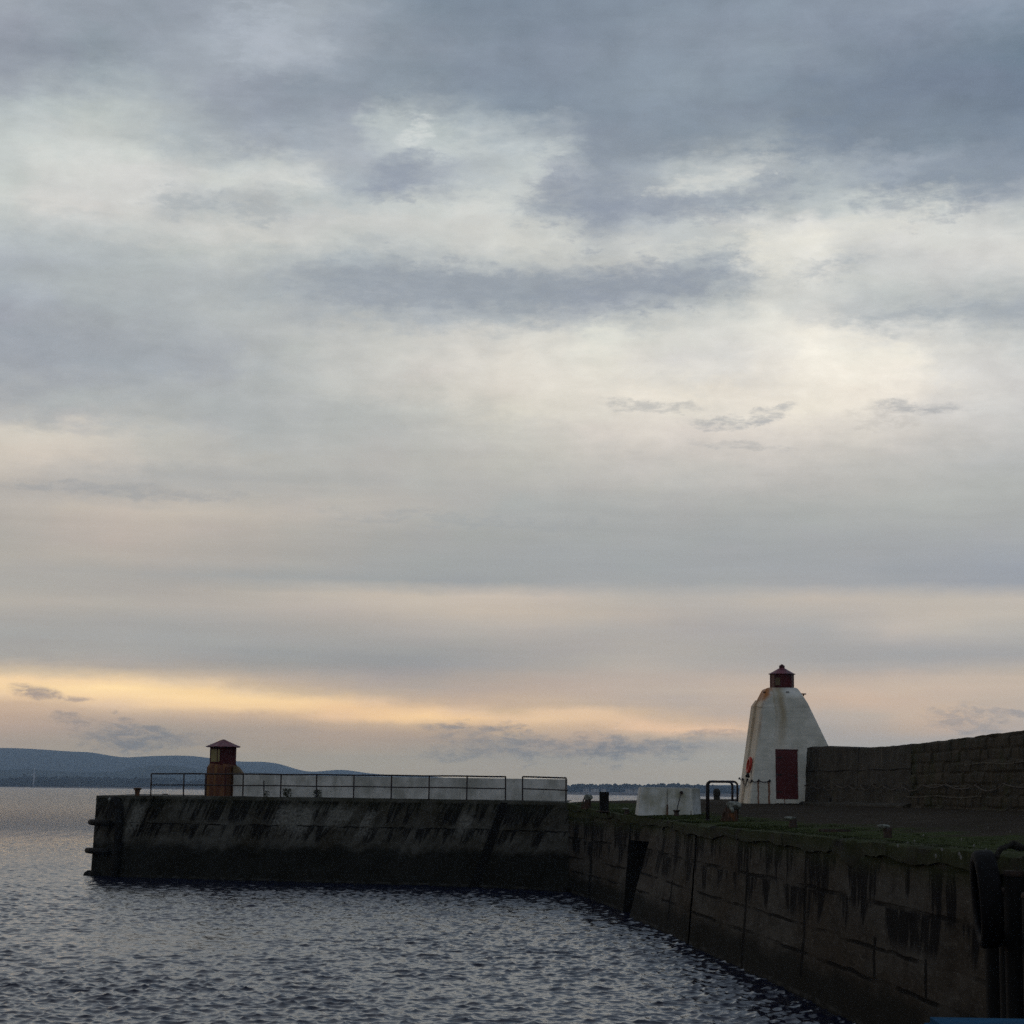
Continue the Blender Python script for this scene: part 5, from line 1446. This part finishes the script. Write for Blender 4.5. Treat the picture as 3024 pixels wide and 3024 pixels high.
def ridge(name, prof, D, front, mat, seed, rough):
    xs = np.array([p[0] for p in prof], float); zs = np.array([p[1] for p in prof], float)
    n = 420
    x = np.linspace(xs[0], xs[-1], n)
    z = np.interp(x, xs, zs)
    k = np.ones(9) / 9
    z = np.convolve(np.pad(z, 4, mode='edge'), k, 'valid')
    tt = np.linspace(0, 1, 26)
    X, V = np.meshgrid(x, tt, indexing='ij')
    Zt = np.repeat(z[:, None], 26, 1)
    fall = np.where(V < .72, np.sin(V / .72 * pi / 2) ** 1.35, 1 - ((V - .72) / .28) ** 2)
    Z = Zt * fall + rough * fbm(X / 160, V * 9, seed, 4) * np.sin(np.clip(V / .72, 0, 1) * pi) - 3 * (V < .01) - 3 * (V > .99)
    Y = D - front + V * front / .72
    XX_ = X * (Y / D)
    o = mesh_obj(name, np.stack([XX_, Y, Z], -1).reshape(-1, 3), grid_faces(n, 26, True), mat, smooth=True)
    tag(o, kind='structure')
    return o


BACK = [(-5705, 126), (-4725, 170), (-3742, 176), (-2957, 218), (-2760, 215), (-2602, 205), (-2484, 199), (-2386, 202), (-2326, 181), (-2276, 168), (-2090, 182), (-1854, 189), (-1736, 177), (-1597, 156), (-1499, 155), (-1381, 160), (-1282, 138), (-1222, 108), (-1163, 97), (-1065, 110), (-1016, 122), (-967, 119), (-888, 110), (-829, 101), (-750, 94), (-632, 92), (-200, 72), (343, 40), (1352, 61), (1961, 46), (3336, 34)]
MIDR = [(-4036, 32), (-2646, 43), (-2090, 66), (-1965, 73), (-1812, 61), (-1603, 65), (-1507, 86), (-1437, 95), (-1354, 90), (-1228, 76), (-1033, 71), (-837, 60), (-419, 38), (137, 13)]
TREE = [(-1765, 13), (-1525, 15), (-1204, 19), (-1180, 21), (-1140, 25), (-1044, 27), (-940, 26), (-819, 26), (-803, 26), (-779, 22), (-767, 17), (-751, 18), (-731, 25), (-691, 23), (-482, 22), (-162, 23), (140, 23), (175, 26), (223, 25), (255, 28), (312, 25), (368, 30), (440, 27), (520, 25), (552, 23), (881, 18), (1362, 16)]

M_hill = hill_material('moor_hillside', (0.050, 0.052, 0.040), (0.035, 0.044, 0.026))
M_hill2 = hill_material('lower_farmland', (0.045, 0.052, 0.028), (0.028, 0.036, 0.022), 0.004)
ridge('hills', BACK, 12000, 2600, M_hill, 3, 10)
ridge('hills', MIDR, 8500, 2000, M_hill2, 9, 6)
M_sand = plain('shore_sand', (0.17, 0.13, 0.105), rough=1, scale=0.02, bump=0)
# low shore strip
n = 200
x = np.linspace(-1900, 1900, n)
sh = []
for k, (dy_, z) in enumerate(((0, -1.0), (25, 1.0), (80, 3.0), (190, 6.0), (700, 8.0), (1500, 6.0))):
    yb = np.interp(x, [-1900, -1200, 0, 300, 1900], [4560, 4560, 4350, 4000, 4000]) + 18 * fbm(x / 60, x * 0 + 1, 4, 3)
    sh.append(np.stack([x, yb + dy_, np.full(n, z)], -1))
o = mesh_obj('far_shore', np.stack(sh, 1).reshape(-1, 3), grid_faces(n, 6, True), M_sand)
tag(o, kind='structure')

# woodland along the shore: thousands of crowns reading as one mass
ico = bmesh.new(); bmesh.ops.create_icosphere(ico, subdivisions=1, radius=1)
iv = np.array([v.co[:] for v in ico.verts]); ifc = np.array([[v.index for v in f.verts] for f in ico.faces]); ico.free()
txs = np.array([p[0] for p in TREE], float); tzs = np.array([p[1] for p in TREE], float)
NT = 6500
tx = rng.uniform(-1500, 1500, NT)
depth = rng.uniform(0, 1, NT) ** 0.8
tyy = 4620 + depth * 300 - 350 * np.clip((tx + 300) / 600, 0, 1)
tz_top = np.interp(tx * 4900 / tyy, txs, tzs)
tz_top = 4 + (tz_top - 4) * tyy / 4900
hgt = rng.uniform(6, 10.5, NT)
topz = tz_top * (0.42 + 0.58 * depth) + rng.normal(0, 1.1, NT) * (1 + 1.5 * (rng.random(NT) > .93))
rad = rng.uniform(3.2, 6.5, NT)
V = iv[None] * np.stack([rad, rad, hgt * .55], -1)[:, None] * (1 + rng.uniform(-.22, .22, (NT, len(iv), 1)))
V = V + np.stack([tx, tyy, topz - hgt * .5], -1)[:, None]
Fc = ifc[None] + (np.arange(NT) * len(iv))[:, None, None]
M_wood = hill_material('dark_woodland', (0.012, 0.016, 0.012), (0.020, 0.021, 0.017), 0.02)
o = mesh_obj('woodland', V.reshape(-1, 3), Fc.reshape(-1, 3), M_wood)
tag(o, kind='stuff')
# ground under the wood
bx_ = np.linspace(-1550, 1550, 160)
rows_ = []
for k, (f_, s_) in enumerate(((0.0, .12), (0.25, .45), (.6, .70), (1.0, .86), (1.2, .5), (1.5, .1))):
    yy_ = 4600 + f_ * 300 - 350 * np.clip((bx_ + 300) / 600, 0, 1)
    zt = np.interp(bx_ * 4900 / yy_, txs, tzs)
    rows_.append(np.stack([bx_, yy_, 4 + (zt - 8) * s_], -1))
o = mesh_obj('wooded_rise', np.stack(rows_, 1).reshape(-1, 3), grid_faces(160, 6, True), M_wood, smooth=True)
tag(o, kind='structure')

# cottages along the far shore
M_cot = plain('pale_cottage_render', (0.55, 0.52, 0.47), rough=0.9, scale=0.1, bump=0)
M_slate = plain('slate_roof', (0.07, 0.075, 0.085), rough=0.8, scale=0.1, bump=0)
def cottage(x, y, wd, label):
    root = thing('cottage', label, 'house', (x, y, 6.5), 'houses along the far shore')
    mb = MB(); mb.box((x, y, 9.0), (wd, 7, 6)); mb.build('wall', M_cot, root)
    mb = MB(); mb.add([(x - wd / 2 - .4, y - 4, 11.9), (x + wd / 2 + .4, y - 4, 11.9), (x + wd / 2 + .4, y + 4, 11.9), (x - wd / 2 - .4, y + 4, 11.9), (x - wd / 2, y, 15), (x + wd / 2, y, 15)],
                      [[0, 1, 5, 4], [3, 4, 5, 2], [0, 4, 3], [1, 2, 5], [0, 3, 2, 1]])
    mb.build('roof', M_slate, root)
    for q_ in (-.25, .25):
        mb = MB(); mb.box((x + wd * q_, y - 3.55, 9.4), (1.6, .2, 2.0)); mb.build('window', M_glass, root)
cots = [(156, 12), (174, 16), (192, 10), (243, 14), (262, 20), (281, 14), (301, 24), (330, 18)]
cl = ['leftmost pale cottage on the far shore, seen over the corroded corner post', 'wider pale cottage on the far shore just right of the leftmost one', 'narrow pale cottage on the far shore, left of the timber post',
      'pale cottage on the far shore just right of the timber post', 'long low pale house on the far shore between the timber post and the white block', 'pale cottage on the far shore, middle of the group by the white block',
      'longest pale house on the far shore, near the left edge of the white block', 'pale house on the far shore, farthest right, mostly behind the white block']
for (x, wd), l in zip(cots, cl):
    cottage(x, 4165, wd, l)

# wind turbine
wt = thing('wind_turbine', 'slender white wind turbine on the far shore at the left', 'wind turbine', (-1042, 4540, 5))
M_wt = plain('turbine_white', (0.72, 0.74, 0.76), rough=0.5, scale=0.1, var=.05, bump=0)
mb = MB(); mb.tube([(-1042, 4540, 3), (-1040.5, 4540, 30)], [1.9, 1.15], 12); mb.build('tower', M_wt, wt, smooth=True)
mb = MB(); mb.box((-1040.5, 4540, 31), (2.2, 6, 2.2), bevel=.3); mb.build('nacelle', M_wt, wt)
mb = MB(); mb.lathe([(.4, -1), (1.1, -.3), (1.1, .6)], (-1040.5, 4536, 31), 10, axis='Y'); hb = mb.build('hub', M_wt, wt, smooth=True)
for a in (88, 208, 328):
    a = radians(a)
    mb = MB()
    c0 = Vector((-1040.5, 4535.5, 31)); d_ = Vector((cos(a) * .35, cos(a) * .93, sin(a))).normalized()
    mb.tube([c0 + d_ * 1, c0 + d_ * 4, c0 + d_ * 17], [.55, .85, .12], 6)
    mb.build('blade', M_wt, hb)

# ------------------------------------------------------------------ water
def water_mesh():
    th = np.concatenate([np.linspace(-180, -19, 54)[:-1], np.linspace(-19, 16, 860), np.linspace(16, 180, 54)[1:]])
    th = np.radians(th)
    r = [0.5]
    while r[-1] < 13400:
        q_ = r[-1]
        r.append(q_ + (1.2 if q_ < 26 else (q_ * 0.0009 * (1 + max(0, q_ - 85) / 60) if q_ < 700 else q_ * 0.03)))
    r = np.array(r)
    R_, TH = np.meshgrid(r, th, indexing='ij')
    X = (R_ * np.sin(TH)).astype(np.float32); Y = (R_ * np.cos(TH)).astype(np.float32)
    step = np.gradient(r)[:, None]
    Z = np.zeros_like(X); DX = np.zeros_like(X); DY = np.zeros_like(X)
    # wind from behind the viewer's left shoulder: short choppy harbour waves
    nw = 54
    lam = np.exp(rng.uniform(np.log(0.14), np.log(1.15), nw))
    ang = rng.normal(-0.3, 0.95, nw)
    for L, a, ph in zip(lam, ang, rng.uniform(0, 2 * pi, nw)):
        kk = 2 * pi / L
        slope = 0.041 * (1.0 if L < 0.25 else (1.45 if L < 0.6 else 0.8))
        A = slope / kk
        kx, ky = sin(a) * kk, -cos(a) * kk
        att = np.clip((L / (2.6 * step)) - 0.6, 0, 1) * np.clip((2600 - R_) / 1200, 0, 1)
        p_ = kx * X + ky * Y + ph + 0.9 * vnoise(X / (L * 5), Y / (L * 5), int(ph * 1000))
        s_, c_ = np.sin(p_), np.cos(p_)
        Z += A * att * s_
        DX += A * att * c_ * sin(a) * 1.35
        DY += -A * att * c_ * cos(a) * 1.35
    # gusts: patches of stronger and weaker chop
    g = 0.92 + 0.62 * fbm(X / 9, Y / 14, 50, 3)
    # slight calm in the lee of the pier
    Z *= g; DX *= g; DY *= g
    return np.stack([X + DX, Y + DY, Z], -1), len(r), len(th)


P, n, nz = water_mesh()
m, t, b = mat_new('harbour_water')
p = t.pos()
x_, y_, z_s = t.sep(p)
dist = t.node('ShaderNodeVectorMath', {0: p}, operation='LENGTH').outputs['Value']
b.inputs['Base Color'].default_value = (0.008, 0.011, 0.030, 1)
b.inputs['IOR'].default_value = 1.5
b.inputs['Specular IOR Level'].default_value = 0.5
rgh = t.ss(dist, 90, 600, 0.05, 0.18)
t._in(b.inputs['Roughness'], rgh)
h1 = t.noise(t.vscale(p, 1.0, 1.5, 1.0), 5.0, 5, 0.65)
h2 = t.m('ADD', t.noise(t.vscale(p, 0.8, 0.8, 1.0), 0.7, 6, 0.65), t.m('MULTIPLY', t.noise(t.vscale(p, 0.5, 1.0, 1.0), 0.10, 4, 0.6), 0.8))
far = t.ss(dist, 70, 300)
bn = t.node('ShaderNodeBump', {'Height': h1, 'Strength': t.ss(dist, 65, 170, 0.12, 1.0), 'Distance': 0.085}).outputs[0]
bn2 = t.node('ShaderNodeBump', {'Height': h2, 'Strength': t.m('MULTIPLY', far, 1.0), 'Distance': 1.5, 'Normal': bn}).outputs[0]
t._in(b.inputs['Normal'], bn2)
wo_ = mesh_obj('water', P.reshape(-1, 3), grid_faces(n, nz, False), m, smooth=True)
tag(wo_, kind='structure')

# ------------------------------------------------------------------ haze over the firth
mh = bpy.data.materials.new('haze')
mh.use_nodes = True
th_ = T(mh.node_tree)
for nd in list(th_.n):
    if nd.type == 'BSDF_PRINCIPLED':
        th_.n.remove(nd)
out = [nd for nd in th_.n if nd.type == 'OUTPUT_MATERIAL'][0]
vol = th_.node('ShaderNodeVolumePrincipled')
vol.inputs['Color'].default_value = (0.50, 0.71, 1.0, 1)
vol.inputs['Density'].default_value = 9e-5
vol.inputs['Anisotropy'].default_value = 0.6
th_.l.new(vol.outputs[0], out.inputs['Volume'])
hz = MB()
hz.add([(sx * 14200, sy, z) for z in (-4.0, 240.0) for sx, sy in ((-1, -13900), (1, -13900), (1, 14400), (-1, 14400))], [[0, 3, 2, 1], [4, 5, 6, 7], [0, 1, 5, 4], [1, 2, 6, 5], [2, 3, 7, 6], [3, 0, 4, 7]])
ho = hz.build('haze', mh)
tag(ho, kind='stuff')
